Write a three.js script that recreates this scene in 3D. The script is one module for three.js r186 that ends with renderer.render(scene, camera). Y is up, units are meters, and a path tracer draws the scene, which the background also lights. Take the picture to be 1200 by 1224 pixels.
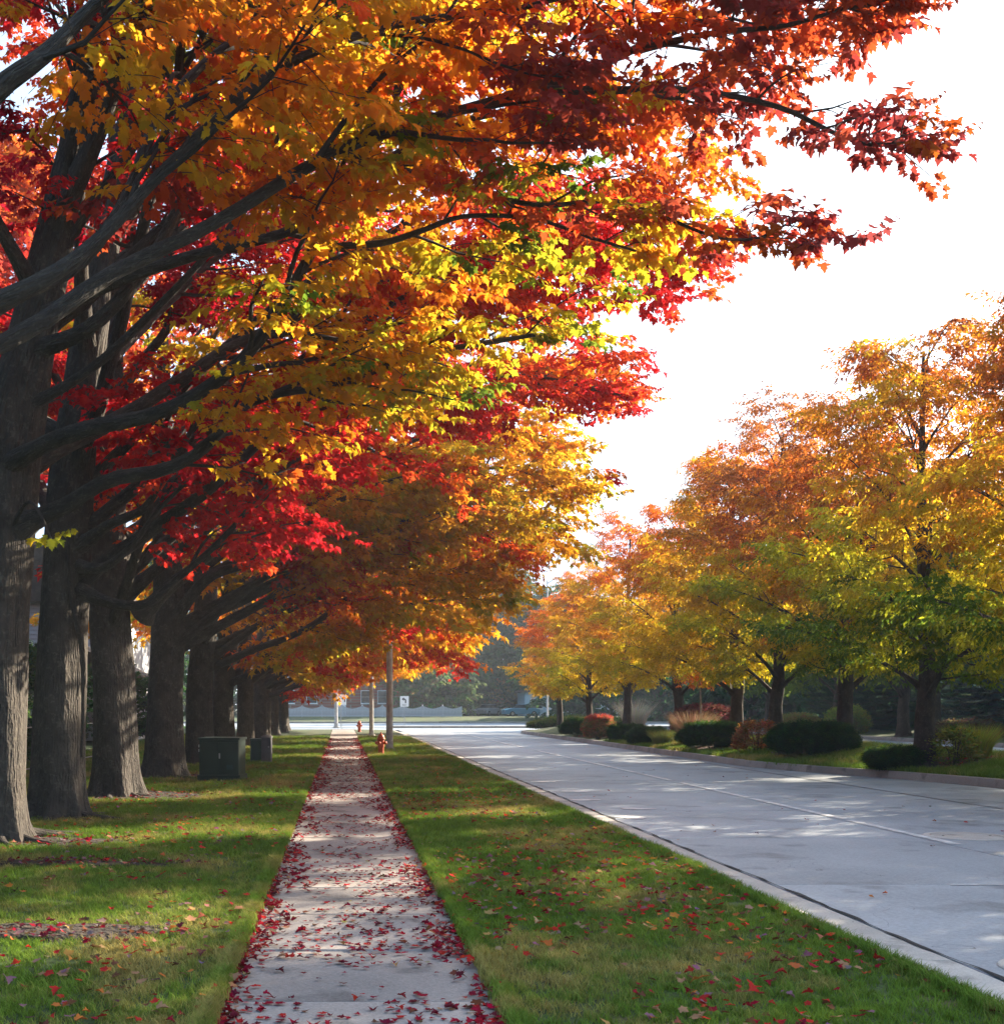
import * as THREE from 'three';
import { mergeGeometries } from 'three/addons/utils/BufferGeometryUtils.js';
import { FontLoader } from 'three/addons/loaders/FontLoader.js';
import { TextGeometry } from 'three/addons/geometries/TextGeometry.js';

// ------------------------------------------------------------------ camera, sky, sun, exposure
const scene = new THREE.Scene();
const EYE = 1.7, FOCAL = 1500;                       // focal length in pixels of a 1200 x 1224 frame
const camera = new THREE.PerspectiveCamera(2 * Math.atan(612 / FOCAL) * 180 / Math.PI, 1200 / 1224, 0.1, 3000);
camera.position.set(0, EYE, 0);
camera.lookAt(0, EYE, -100);
camera.setViewOffset(1200, 1224, 191, -233, 1200, 1224);   // shifted lens: verticals stay vertical

const renderer = new THREE.WebGLRenderer({ antialias: true });
renderer.toneMapping = THREE.LinearToneMapping;
renderer.toneMappingExposure = 4.4;
renderer.shadowMap.enabled = true;

const SUN_EL = 23 * Math.PI / 180;
const SUN = new THREE.Vector3(0.82 * Math.cos(SUN_EL), Math.sin(SUN_EL), -0.572 * Math.cos(SUN_EL)).normalize();
function makeSky() {
  const W = 512, H = 256, data = new Float32Array(W * H * 4), d = new THREE.Vector3();
  for (let r = 0; r < H; r++) for (let c = 0; c < W; c++) {
    const el = ((r + 0.5) / H - 0.5) * Math.PI, az = ((c + 0.5) / W - 0.5) * 2 * Math.PI;
    d.set(Math.cos(el) * Math.cos(az), Math.sin(el), Math.cos(el) * Math.sin(az));
    const up = Math.max(0, d.y), cs = Math.max(-1, Math.min(1, d.dot(SUN)));
    const hz = Math.exp(-up * 2.4), near = Math.pow(0.5 + 0.5 * cs, 3);
    const glow = Math.exp(-(1 - cs) * 14);
    const zen = [0.044, 0.112, 0.228], hor = [0.118, 0.205, 0.31], veil = [0.37, 0.365, 0.335], au = [1.0, 0.9, 0.75];
    for (let k = 0; k < 3; k++) {
      let v = zen[k] * (1 - hz) + hor[k] * hz + veil[k] * near + au[k] * glow;
      if (d.y < 0) v *= 0.6;
      data[(r * W + c) * 4 + k] = v;
    }
    data[(r * W + c) * 4 + 3] = 1;
  }
  const t = new THREE.DataTexture(data, W, H, THREE.RGBAFormat, THREE.FloatType);
  t.mapping = THREE.EquirectangularReflectionMapping;
  t.magFilter = THREE.LinearFilter; t.minFilter = THREE.LinearFilter;
  t.needsUpdate = true;
  return t;
}
const skyTexture = makeSky();
scene.background = skyTexture;
scene.environment = skyTexture;

const sun = new THREE.DirectionalLight(new THREE.Color(1, 0.86, 0.66), 5);
sun.name = 'sun';
sun.position.copy(SUN).multiplyScalar(150).add(new THREE.Vector3(0, 0, -45));
sun.target.position.set(0, 0, -45);
sun.castShadow = true;
sun.shadow.mapSize.set(4096, 4096);
Object.assign(sun.shadow.camera, { left: -90, right: 90, top: 60, bottom: -60, near: 1, far: 400 });
scene.add(sun, sun.target);
scene.fog = new THREE.FogExp2(new THREE.Color(0.86, 0.93, 1.0), 0.0006);

// ------------------------------------------------------------------ helpers
function rng(seed) {
  let a = seed >>> 0;
  return () => { a = (a + 0x6D2B79F5) >>> 0; let t = a; t = Math.imul(t ^ (t >>> 15), t | 1); t ^= t + Math.imul(t ^ (t >>> 7), t | 61); return ((t ^ (t >>> 14)) >>> 0) / 4294967296; };
}
const hash3 = (x, y, z) => { let h = Math.imul(x, 374761393) ^ Math.imul(y, 668265263) ^ Math.imul(z, 2147483647 - 1013); h = Math.imul(h ^ (h >>> 13), 1274126177); return ((h ^ (h >>> 16)) >>> 0) / 4294967296; };
const sm = (t) => t * t * (3 - 2 * t), mix = (a, b, t) => a + (b - a) * t, clamp = (v, a = 0, b = 1) => Math.min(b, Math.max(a, v));
function noise(x, y = 0, z = 0) {
  const i = Math.floor(x), j = Math.floor(y), k = Math.floor(z), u = sm(x - i), v = sm(y - j), w = sm(z - k);
  const L = (a, b, c) => hash3(i + a, j + b, k + c);
  return mix(mix(mix(L(0, 0, 0), L(1, 0, 0), u), mix(L(0, 1, 0), L(1, 1, 0), u), v), mix(mix(L(0, 0, 1), L(1, 0, 1), u), mix(L(0, 1, 1), L(1, 1, 1), u), v), w);
}
const fbm = (x, y, z, o = 4) => { let s = 0, a = 0.5, n = 0; for (let k = 0; k < o; k++) { s += a * noise(x, y, z); n += a; x *= 2.03; y *= 2.03; z *= 2.03; a *= 0.5; } return s / n; };
// tileable 2-D noise: period p cells
function tnoise(x, y, p, s) {
  const i = Math.floor(x), j = Math.floor(y), u = sm(x - i), v = sm(y - j), m = (a) => ((a % p) + p) % p;
  const L = (a, b) => hash3(m(i + a), m(j + b), s);
  return mix(mix(L(0, 0), L(1, 0), u), mix(L(0, 1), L(1, 1), u), v);
}
const tfbm = (u, v, p, s, o = 4) => { let t = 0, a = 0.5, n = 0; for (let k = 0; k < o; k++) { t += a * tnoise(u * p, v * p, p, s + k); n += a; p *= 2; a *= 0.5; } return t / n; };

const taken = new Map();
function numbered(name) { const n = taken.get(name) ?? 0; taken.set(name, n + 1); return n ? name + '_' + String(n).padStart(3, '0') : name; }
function shade(o) { o.traverse((m) => { if (m.isMesh) { m.castShadow = true; m.receiveShadow = true; } }); return o; }
function tag(o, label, category, group, kind) {
  if (label) o.userData.label = label; if (category) o.userData.category = category;
  if (group) o.userData.group = group; if (kind) o.userData.kind = kind;
  return o;
}
function thing(name, label, category, pos = [0, 0, 0], turn = 0, group) {
  const o = new THREE.Group(); o.name = numbered(name); o.position.set(...pos); o.rotation.y = turn; scene.add(o);
  return tag(o, label, category, group);
}
function part(name, geo, mat, parent) { const m = new THREE.Mesh(geo, mat); m.name = name; parent.add(m); return shade(m); }
function struct(name, geo, mat, label, category) { const m = new THREE.Mesh(geo, mat); m.name = numbered(name); scene.add(m); tag(m, label, category, null, 'structure'); return shade(m); }
function structGroup(name, label, category) { const g = new THREE.Group(); g.name = numbered(name); scene.add(g); return tag(g, label, category, null, 'structure'); }
const V = (x, y, z) => new THREE.Vector3(x, y, z);
const at = (px, py, D) => V((px - 409) * D / FOCAL, EYE - (py - 845) * D / FOCAL, -D);   // measured point at a known distance
function moved(g, x, y, z, ry = 0, rx = 0, rz = 0, s = 1) { return g.clone().applyMatrix4(new THREE.Matrix4().compose(V(x, y, z), new THREE.Quaternion().setFromEuler(new THREE.Euler(rx, ry, rz, 'YXZ')), typeof s === 'number' ? V(s, s, s) : V(...s))); }
function geoFrom(pos, idx, uv, col) {
  const g = new THREE.BufferGeometry();
  g.setAttribute('position', new THREE.Float32BufferAttribute(pos, 3));
  if (uv) g.setAttribute('uv', new THREE.Float32BufferAttribute(uv, 2));
  if (col) g.setAttribute('color', new THREE.Float32BufferAttribute(col, 3));
  g.setIndex(idx); g.computeVertexNormals(); return g;
}
// a sheet over a grid of (i/nx, j/ny) -> [x, y, z]; uv in metres
function sheet(nx, ny, f) {
  const p = [], uv = [], ix = [];
  for (let j = 0; j <= ny; j++) for (let i = 0; i <= nx; i++) { const [x, y, z] = f(i / nx, j / ny); p.push(x, y, z); uv.push(x, -z); }
  for (let j = 0; j < ny; j++) for (let i = 0; i < nx; i++) { const a = j * (nx + 1) + i, b = a + 1, c = a + nx + 1, d = c + 1; ix.push(a, b, d, a, d, c); }
  return geoFrom(p, ix, uv);
}
// a chamfered slab over four corners [x, D] (counter-clockwise from above), top at y
function flat(g) { const n = g.index ? g.toNonIndexed() : g; n.computeVertexNormals(); return n; }
const slabGeo = (q, y, th, ch = 0.008) => {
  const cx = q.reduce((s, c) => s + c[0], 0) / 4, cd = q.reduce((s, c) => s + c[1], 0) / 4, p = [], uv = [], ix = [];
  const ring = (inset, yy) => q.forEach(([x, d]) => { const xx = x + Math.sign(cx - x) * inset, dd = d + Math.sign(cd - d) * inset; p.push(xx, yy, -dd); uv.push(xx + (yy - y), dd + (yy - y)); });
  ring(ch, y); ring(0, y - ch); ring(0, y - th);
  ix.push(0, 1, 2, 0, 2, 3);
  for (let r = 0; r < 2; r++) for (let k = 0; k < 4; k++) { const a = r * 4 + k, b = r * 4 + (k + 1) % 4; ix.push(a, a + 4, b, b, a + 4, b + 4); }
  return flat(geoFrom(p, ix, uv));
};
const box = (w, h, d, x = 0, y = 0, z = 0) => new THREE.BoxGeometry(w, h, d).translate(x, y, z);
function bbox(w, h, d, b = 0.01) {      // box with chamfered edges
  const s = new THREE.Shape(); s.moveTo(-w / 2 + b, -h / 2 + b); s.lineTo(w / 2 - b, -h / 2 + b); s.lineTo(w / 2 - b, h / 2 - b); s.lineTo(-w / 2 + b, h / 2 - b); s.closePath();
  return new THREE.ExtrudeGeometry(s, { depth: d - 2 * b, bevelEnabled: true, bevelThickness: b, bevelSize: b, bevelSegments: 1 }).translate(0, 0, -d / 2 + b);
}
// tapered tube along points; noiseAmp roughens it; wobble(theta, s) may alter the radius
function tube(pts, rad, sides, { amp = 0, seed = 0, tile = 0.8, shape = null, cap = true } = {}) {
  const n = pts.length, p = [], uv = [], ix = [], T = V(0, 0, 0), N = V(1, 0, 0), B = V(0, 0, 0);
  let s = 0;
  const rep = Math.max(1, Math.round(2 * Math.PI * rad[0] / tile));
  T.subVectors(pts[1], pts[0]).normalize();
  if (Math.abs(T.x) > 0.8) N.set(0, 0, 1);
  for (let i = 0; i < n; i++) {
    T.subVectors(pts[Math.min(n - 1, i + 1)], pts[Math.max(0, i - 1)]).normalize();
    N.addScaledVector(T, -N.dot(T)).normalize(); B.crossVectors(T, N);
    if (i) s += pts[i].distanceTo(pts[i - 1]);
    for (let k = 0; k <= sides; k++) {
      const a = (k % sides) / sides * 2 * Math.PI, c = Math.cos(a), d = Math.sin(a);
      let r = rad[i];
      if (shape) r = shape(a, s, r);
      if (amp) r += amp * (fbm(c * 3 + seed, s * 1.1, d * 3, 3) - 0.5) * 2;
      p.push(pts[i].x + (N.x * c + B.x * d) * r, pts[i].y + (N.y * c + B.y * d) * r, pts[i].z + (N.z * c + B.z * d) * r);
      uv.push(k / sides * rep, s / tile);
    }
  }
  for (let i = 0; i < n - 1; i++) for (let k = 0; k < sides; k++) { const a = i * (sides + 1) + k, b = a + sides + 1; ix.push(a, a + 1, b, b, a + 1, b + 1); }
  if (cap) { const o = (n - 1) * (sides + 1), c = p.length / 3; p.push(pts[n - 1].x, pts[n - 1].y, pts[n - 1].z); uv.push(0, s / tile); for (let k = 0; k < sides; k++) ix.push(o + k, o + k + 1, c); }
  const g = geoFrom(p, ix, uv), nn = g.attributes.normal;
  for (let i = 0; i < n; i++) { const a = i * (sides + 1), b = a + sides; const x = nn.getX(a) + nn.getX(b), y = nn.getY(a) + nn.getY(b), z = nn.getZ(a) + nn.getZ(b), l = Math.hypot(x, y, z) || 1; nn.setXYZ(a, x / l, y / l, z / l); nn.setXYZ(b, x / l, y / l, z / l); }
  return g;
}
const stick = (a, b, r0, r1 = r0, sides = 8) => tube([a, b], [r0, r1], sides);

// ------------------------------------------------------------------ textures
function dataTex(size, f, srgb) {
  const d = new Uint8Array(size * size * 4);
  for (let j = 0; j < size; j++) for (let i = 0; i < size; i++) { const c = f(i / size, j / size), o = (j * size + i) * 4; d[o] = clamp(c[0]) * 255; d[o + 1] = clamp(c[1]) * 255; d[o + 2] = clamp(c[2]) * 255; d[o + 3] = 255; }
  const t = new THREE.DataTexture(d, size, size); t.wrapS = t.wrapT = THREE.RepeatWrapping; t.magFilter = THREE.LinearFilter; t.minFilter = THREE.LinearMipmapLinearFilter; t.generateMipmaps = true;
  if (srgb) t.colorSpace = THREE.SRGBColorSpace; t.needsUpdate = true; return t;
}
const rep = (t, m) => { const c = t.clone(); c.repeat.set(1 / m, 1 / m); c.needsUpdate = true; return c; };
const grey = (v, w = 0) => [v * (1 + w), v, v * (1 - w)];
// concrete: sand grain, blotches, specks, a few hair cracks
const concreteTex = dataTex(1024, (u, v) => {
  const fine = hash3(Math.floor(u * 1024), Math.floor(v * 1024), 5), g = tnoise(u * 256, v * 256, 256, 3), blot = tfbm(u, v, 4, 11, 5), st = tfbm(u, v, 9, 41, 4);
  let k = 0.78 + 0.20 * (blot - 0.5) + 0.10 * (g - 0.5) + 0.09 * (fine - 0.5);
  if (st > 0.63) k -= (st - 0.63) * 0.9;
  const crack = Math.abs(tfbm(u, v, 3, 71, 5) - 0.5); if (crack < 0.0006) k *= 0.62;
  return grey(k, 0.012 * (blot - 0.3));
}, true);
const concreteBump = dataTex(512, (u, v) => grey(0.6 * tnoise(u * 256, v * 256, 256, 3) + 0.4 * tfbm(u, v, 16, 9, 3)));
// bark: long furrows with plates
const barkH = (u, v) => {
  const w = tfbm(u, v, 6, 21, 3), x = u + 0.05 * (w - 0.5);
  const ridge = 1 - Math.abs(tnoise(x * 22, v * 5 + 2 * w, 5 * 22, 31) * 2 - 1);
  const f2 = 1 - Math.abs(tnoise(x * 44, v * 9, 44 * 9, 37) * 2 - 1);
  return clamp(0.55 * ridge + 0.25 * f2 + 0.3 * (tfbm(u, v, 32, 51, 3) - 0.3));
};
const barkBumpTex = dataTex(1024, (u, v) => grey(barkH(u, v)));
const barkTex = dataTex(1024, (u, v) => { const n = tfbm(u, v, 5, 61, 5), li = tfbm(u, v, 20, 77, 3), g = hash3(Math.floor(u * 1024), Math.floor(v * 1024), 8); let k = 0.42 + 0.24 * (n - 0.5) + 0.10 * (g - 0.5) + 0.08 * barkH(u, v); const l = li > 0.66 ? 0.10 : 0; return [k * 1.05 + l, k * 0.98 + l * 1.1, k * 0.90 + l * 0.9]; }, true);
const turfTex = dataTex(1024, (u, v) => {
  const a = tfbm(u, v, 6, 91, 5), b = tnoise(u * 300, v * 300, 300, 95), c = hash3(Math.floor(u * 1024), Math.floor(v * 1024), 17), dry = tfbm(u, v, 14, 99, 4);
  const k = 0.65 + 0.5 * (a - 0.5) + 0.4 * (b - 0.5) + 0.25 * (c - 0.5), y = clamp((dry - 0.52) * 4);
  return [k * mix(0.30, 0.50, y), k * mix(0.40, 0.45, y), k * mix(0.13, 0.22, y)];
}, true);
const soilTex = dataTex(512, (u, v) => { const a = tfbm(u, v, 8, 121, 5), c = hash3(Math.floor(u * 512), Math.floor(v * 512), 19), k = 0.26 + 0.24 * (a - 0.5) + 0.16 * (c - 0.5); return [k * 1.12, k * 0.95, k * 0.82]; }, true);
const soilBump = dataTex(512, (u, v) => grey(tfbm(u, v, 24, 131, 4)));
const patchTex = dataTex(512, (u, v) => grey(0.8 + 0.25 * (tfbm(u, v, 8, 141, 5) - 0.5) + 0.08 * (hash3(Math.floor(u * 512), Math.floor(v * 512), 23) - 0.5)), true);

const std = (o) => new THREE.MeshStandardMaterial({ roughness: 0.9, ...o });
const rgb = (r, g, b) => new THREE.Color().setRGB(r, g, b);
const walkMats = [0.50, 0.56, 0.46, 0.53].map((k, i) => std({ map: rep(concreteTex, 3.1 + i * 0.37), bumpMap: rep(concreteBump, 1.1), bumpScale: 0.003, color: rgb(k, k * 0.90, k * 0.84), roughness: 0.92 }));
const roadMats = [0.52, 0.56, 0.50, 0.53].map((k, i) => std({ map: rep(concreteTex, 5.3 + i * 0.7), bumpMap: rep(concreteBump, 0.9), bumpScale: 0.002, color: rgb(k * 0.84, k * 0.95, k * 1.06), roughness: 0.6 }));
const kerbMats = [0.74, 0.80, 0.68].map((k, i) => std({ map: rep(concreteTex, 2.3 + i * 0.4), bumpMap: rep(concreteBump, 0.8), bumpScale: 0.003, color: rgb(k, k * 0.95, k * 0.86), roughness: 0.88 }));
const medianKerbMats = [0.46, 0.52, 0.42].map((k, i) => std({ map: rep(concreteTex, 2.3 + i * 0.4), bumpMap: rep(concreteBump, 0.8), bumpScale: 0.003, color: rgb(k, k * 0.9, k * 0.8), roughness: 0.9 }));
const jointMat = std({ color: rgb(0.035, 0.032, 0.03), roughness: 1 });
const tarMat = std({ color: rgb(0.012, 0.012, 0.014), roughness: 0.95 });
const paintMat = std({ map: rep(patchTex, 0.7), color: rgb(0.95, 0.95, 0.93), roughness: 0.7 });
const turfMat = std({ map: rep(turfTex, 5.7), color: rgb(0.85, 0.95, 0.8), roughness: 1 });
const soilMat = std({ map: rep(soilTex, 1.3), bumpMap: rep(soilBump, 0.7), bumpScale: 0.03, color: rgb(0.5, 0.47, 0.45), roughness: 1 });
const barkMat = std({ map: barkTex, bumpMap: barkBumpTex, bumpScale: 0.03, color: rgb(0.23, 0.22, 0.217), roughness: 0.95 });
const barkDark = std({ map: barkTex, bumpMap: barkBumpTex, bumpScale: 0.015, color: rgb(0.23, 0.20, 0.19), roughness: 0.95 });
const barkGrey = std({ map: barkTex, bumpMap: barkBumpTex, bumpScale: 0.01, color: rgb(1.0, 0.95, 0.9), roughness: 0.95 });
const leafMat = new THREE.MeshPhysicalMaterial({ color: 0xffffff, vertexColors: true, roughness: 1, transmission: 0.6, thickness: 0, side: THREE.DoubleSide, specularIntensity: 0 });
const grassMat = new THREE.MeshPhysicalMaterial({ color: 0xffffff, vertexColors: true, roughness: 1, transmission: 0.35, thickness: 0, side: THREE.DoubleSide, specularIntensity: 0 });
const dryLeafMat = new THREE.MeshPhysicalMaterial({ color: 0xffffff, vertexColors: true, roughness: 1, transmission: 0.2, thickness: 0, side: THREE.DoubleSide, specularIntensity: 0 });

// ------------------------------------------------------------------ leaf shapes
const LOBED = [[0.04, 0.0], [0.20, -0.07], [0.37, 0.02], [0.31, 0.16], [0.45, 0.24], [0.56, 0.46], [0.42, 0.49], [0.24, 0.45], [0.29, 0.65], [0.17, 0.71], [0, 1]];
const LOBED_LOW = [[0.25, -0.04], [0.22, 0.2], [0.54, 0.46], [0.17, 0.46], [0, 1]];
function leafArrays(outline, size, bend, fold, tint) {
  const ring = [...outline, ...outline.slice(0, -1).reverse().map(([x, z]) => [-x, z])], p = [0, 0, 0.36 * size], ix = [], c = [...tint];
  const h = (x, z) => size * (fold * Math.abs(x) - bend * (z - 0.36) ** 2);
  p[1] = h(0, 0.36);
  ring.forEach(([x, z]) => { p.push(x * size, h(x, z), z * size); c.push(...tint); });
  for (let k = 1; k <= ring.length; k++) ix.push(0, k, k % ring.length + 1);
  return geoFrom(p, ix, null, c);
}
function diamond(size, w, tint) {
  const p = [0, 0, 0, w * size, 0.06 * size, 0.45 * size, 0, -0.02 * size, 0.5 * size, -w * size, 0.06 * size, 0.45 * size, 0, -0.15 * size, size];
  return geoFrom(p, [0, 1, 2, 0, 2, 3, 2, 1, 4, 2, 4, 3], null, [...tint, ...tint, ...tint, ...tint, ...tint]);
}
function place(g, x, y, z, ry, rx, rz) { return moved(g, x, y, z, ry, rx, rz); }
// one shoot: leaves in pairs along +z
function sprigLeaves(r, n, len, size, outline) {
  const out = [];
  for (let k = 0; k < n; k++) {
    const t = k === n - 1 ? 1 : (k >> 1) / (n / 2), sd = k === n - 1 ? 0 : (k & 1 ? 1 : -1);
    const b = 0.8 + 0.4 * r(), hue = (r() - 0.5) * 0.25, tint = [b * (1 + hue * 0.3), b * (1 - hue), b * (1 - hue)];
    const s = size * (0.55 + 0.85 * r()), ang = sd * (0.7 + 0.7 * r()) + (r() - 0.5) * 0.6, pet = s * 0.45;
    out.push({ outline, s, bend: 0.15 + 0.4 * r(), fold: (r() - 0.35) * 0.6, tint, m: [Math.sin(ang) * pet + (r() - 0.5) * 0.03, -0.02 + (r() - 0.5) * 0.07, t * len + Math.cos(ang) * pet, ang, 0.25 + 0.65 * r(), (r() - 0.5) * 1.0] });
  }
  return out;
}
const leafGeo = (l) => place(leafArrays(l.outline, l.s, l.bend, l.fold, l.tint), ...l.m);
const rs = rng(77);
const mapleShoots = [0, 1, 2].map(() => sprigLeaves(rs, 13, 0.27, 0.088, LOBED));
const mapleSprigs = mapleShoots.map((s) => mergeGeometries(s.map(leafGeo)));
const mapleFar = [0, 1].map(() => mergeGeometries(sprigLeaves(rs, 15, 0.36, 0.115, LOBED_LOW).map(leafGeo)));
function leafletSprig(n, len, size, w, droop) {
  const a = [];
  for (let k = 0; k < n; k++) { const b = 0.75 + 0.5 * rs(), t = [b, b, b], ang = (k & 1 ? 1 : -1) * (0.5 + 0.8 * rs()); a.push(place(diamond(size * (0.7 + 0.6 * rs()), w, t), (rs() - 0.5) * 0.1, (rs() - 0.5) * 0.12, k / n * len, ang, droop * rs(), (rs() - 0.5) * 1.2)); }
  return mergeGeometries(a);
}
const ashSprigs = [leafletSprig(24, 0.5, 0.105, 0.24, 0.9), leafletSprig(24, 0.55, 0.11, 0.22, 0.7)];
const bigSprig = leafletSprig(22, 0.85, 0.21, 0.34, 0.8);
const shrubSprig = leafletSprig(14, 0.16, 0.05, 0.3, 0.5);
const yewSprig = leafletSprig(26, 0.2, 0.065, 0.12, 0.2);
const spruceSpray = (() => { const a = []; for (let k = 0; k < 34; k++) { const b = 0.7 + 0.6 * rs(), t = k / 34, sd = k & 1 ? 1 : -1; a.push(place(diamond(0.16 * (1.15 - t * 0.6), 0.09, [b, b, b]), 0, 0, t * 0.55, sd * (0.6 + 0.3 * rs()), 0.1 + 0.3 * rs(), rs() - 0.5)); } return mergeGeometries(a); })();

const _q = new THREE.Quaternion(), _e = new THREE.Euler(), _m = new THREE.Matrix4(), _s = V(1, 1, 1), _c = new THREE.Color();
// list of {p, yaw, pitch, roll, s, c}
function matrixOf(o) { _e.set(o.pitch || 0, o.yaw || 0, o.roll || 0, 'YXZ'); _q.setFromEuler(_e); if (Array.isArray(o.s)) _s.set(...o.s); else _s.setScalar(o.s || 1); return _m.compose(o.p, _q, _s); }
function instances(name, geo, mat, list, parent, kind = 'stuff') {
  if (!list.length) return null;
  const im = new THREE.InstancedMesh(geo, mat, list.length); im.name = name;
  list.forEach((o, i) => { im.setMatrixAt(i, matrixOf(o)); im.setColorAt(i, _c.setRGB(...o.c)); });
  im.instanceMatrix.needsUpdate = true; im.userData.kind = kind; im.castShadow = im.receiveShadow = true; parent.add(im); return im;
}
const pickFrom = (pal, t) => { const x = clamp(t, 0, 0.9999) * (pal.length - 1), i = Math.floor(x), f = x - i, a = pal[i], b = pal[i + 1]; return [mix(a[0], b[0], f), mix(a[1], b[1], f), mix(a[2], b[2], f)]; };
const C = { crimson: [0.40, 0.012, 0.028], red: [0.58, 0.022, 0.026], scarlet: [0.62, 0.075, 0.02], orange: [0.64, 0.17, 0.016], amber: [0.66, 0.28, 0.018], gold: [0.62, 0.38, 0.022], lime: [0.36, 0.36, 0.022], green: [0.12, 0.19, 0.02], rust: [0.42, 0.075, 0.02], maroon: [0.24, 0.035, 0.03], brown: [0.40, 0.14, 0.03] };

// ------------------------------------------------------------------ ground, road, sidewalk
const WALK_L = -0.72, WALK_R = 0.92, KERB = 3.65, GUT = 4.38, LANE = 8.0, LANE2 = 11.7;
const medianL = (D) => D < 27 ? 14.9 : D < 39 ? mix(14.9, 12.25, sm((D - 27) / 12)) : D < 86 ? 12.25 : 12.25 + (D - 86) ** 2 * 0.09;
const ROAD_Y = -0.12;
const lawnY = (x, D) => 0.018 + 0.05 * (noise(x * 0.35, D * 0.3, 7) - 0.5) * clamp(Math.min(Math.abs(x - WALK_L), Math.abs(x - WALK_R)) * 1.2) + (x < -6 ? 0.045 * (-6 - x) * clamp((-6 - x) / 4) * (x > -14 ? 1 : 8 / (-6 - x)) : 0);
const medianY = (x, D) => { const l = medianL(D), t = clamp((x - l - 0.2) / 2.6), u = clamp((21 - x) / 2.6); return 0.04 + 0.30 * sm(t) * sm(u) + 0.03 * (noise(x * 0.6, D * 0.5, 3) - 0.5) * t * u; };
const farVergeY = (x) => 0.03 + 0.5 * sm(clamp((x - 29.6) / 8));
const far = (D) => 0.02 + 0.5 * sm(clamp((D - 139) / 12));

struct('ground', sheet(4, 4, (u, v) => [mix(-1500, 1500, u), -0.45, mix(900, -2200, v)]), turfMat, 'dull green ground spreading to the horizon', 'ground');
const strip = (x0, x1, d0, d1, nx, nd, f) => sheet(nx, nd, (u, v) => { const D = mix(d0, d1, v), a = typeof x0 === 'function' ? x0(D) : x0, b = typeof x1 === 'function' ? x1(D) : x1, x = mix(a, b, u); return [x, f(x, D), -D]; });
struct('left_lawn', strip(-70, WALK_L, -12, 94, 60, 110, (x, D) => x > WALK_L - 0.02 ? lawnY(x, D) : lawnY(x, D)), turfMat, 'leaf strewn lawn under the row of maples', 'lawn');
struct('verge_lawn', strip(WALK_R, KERB, -12, 90, 16, 110, lawnY), turfMat, 'grass strip between the sidewalk and the road', 'lawn');
struct('verge_lawn', strip(WALK_R, (D) => KERB - 4 + Math.sqrt(Math.max(0.02, 16 - (D - 90) ** 2)), 90, 93.9, 8, 10, lawnY), turfMat, 'rounded grass corner at the end of the verge', 'lawn');
struct('median_lawn', strip((D) => medianL(D) + 0.16, 21, -12, 95, 24, 110, medianY), turfMat, 'grassed centre strip between the two carriageways', 'lawn');
struct('opposite_verge', strip(29.6, 110, -12, 98, 40, 40, (x) => farVergeY(x)), turfMat, 'sunlit lawn on the far side of the second carriageway', 'lawn');
struct('far_verge', strip(-160, 170, 139, 320, 60, 40, (x, D) => far(D)), turfMat, 'rising lawn beyond the cross street', 'lawn');
// joint bed below the slabs, seen in the joints
struct('road_bed', strip(KERB - 0.2, (D) => Math.max(15.2, medianL(D) + 0.1), -12, 99, 4, 40, () => -0.19), jointMat, 'dark bed in the joints of the concrete road', 'road');
struct('sidewalk_bed', strip(WALK_L - 0.03, WALK_R + 0.03, -12, 96, 1, 20, () => -0.07), soilMat, 'dirt in the joints of the sidewalk', 'sidewalk');

{ // sidewalk slabs, each a part
  const g = structGroup('sidewalk', 'grey concrete sidewalk edged with crimson fallen leaves', 'sidewalk');
  const r = rng(5);
  for (let i = 0, D = -11; D < 93; i++, D += 1.52) {
    const dy = 0.010 * (r() - 0.5), tl = 0.004 * (r() - 0.5);
    part('slab', slabGeo([[WALK_L + tl, D + 0.009], [WALK_R + tl, D + 0.009], [WALK_R - tl, D + 1.511], [WALK_L - tl, D + 1.511]], dy, 0.1, 0.016), walkMats[Math.floor(r() * 4)], g);
  }
  // pad at the street corner
  part('slab', slabGeo([[-2.2, 93.3], [1.6, 93.3], [1.6, 96.5], [-2.2, 96.5]], -0.012, 0.1, 0.012), walkMats[1], g);
}
{ // road slabs, each a part
  const g = structGroup('road', 'pale concrete road with sealed joints between its slabs', 'road'), r = rng(9);
  const rows = [[() => GUT + 0.008, () => LANE - 0.006], [() => LANE + 0.006, () => LANE2 - 0.006], [() => LANE2 + 0.006, (D) => medianL(D) - 0.012]];
  for (let i = 0, D = -10; D < 97; i++, D += 4.57) rows.forEach(([a, b]) => {
    const d0 = D + 0.006, d1 = Math.min(98.4, D + 4.564); if (b(d0) - a(d0) < 0.2) return;
    part('slab', slabGeo([[a(d0), d0], [b(d0), d0], [b(d1), d1], [a(d1), d1]], ROAD_Y + 0.006 * (r() - 0.5), 0.12, 0.006), roadMats[Math.floor(r() * 4)], g);
  });
}
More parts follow.
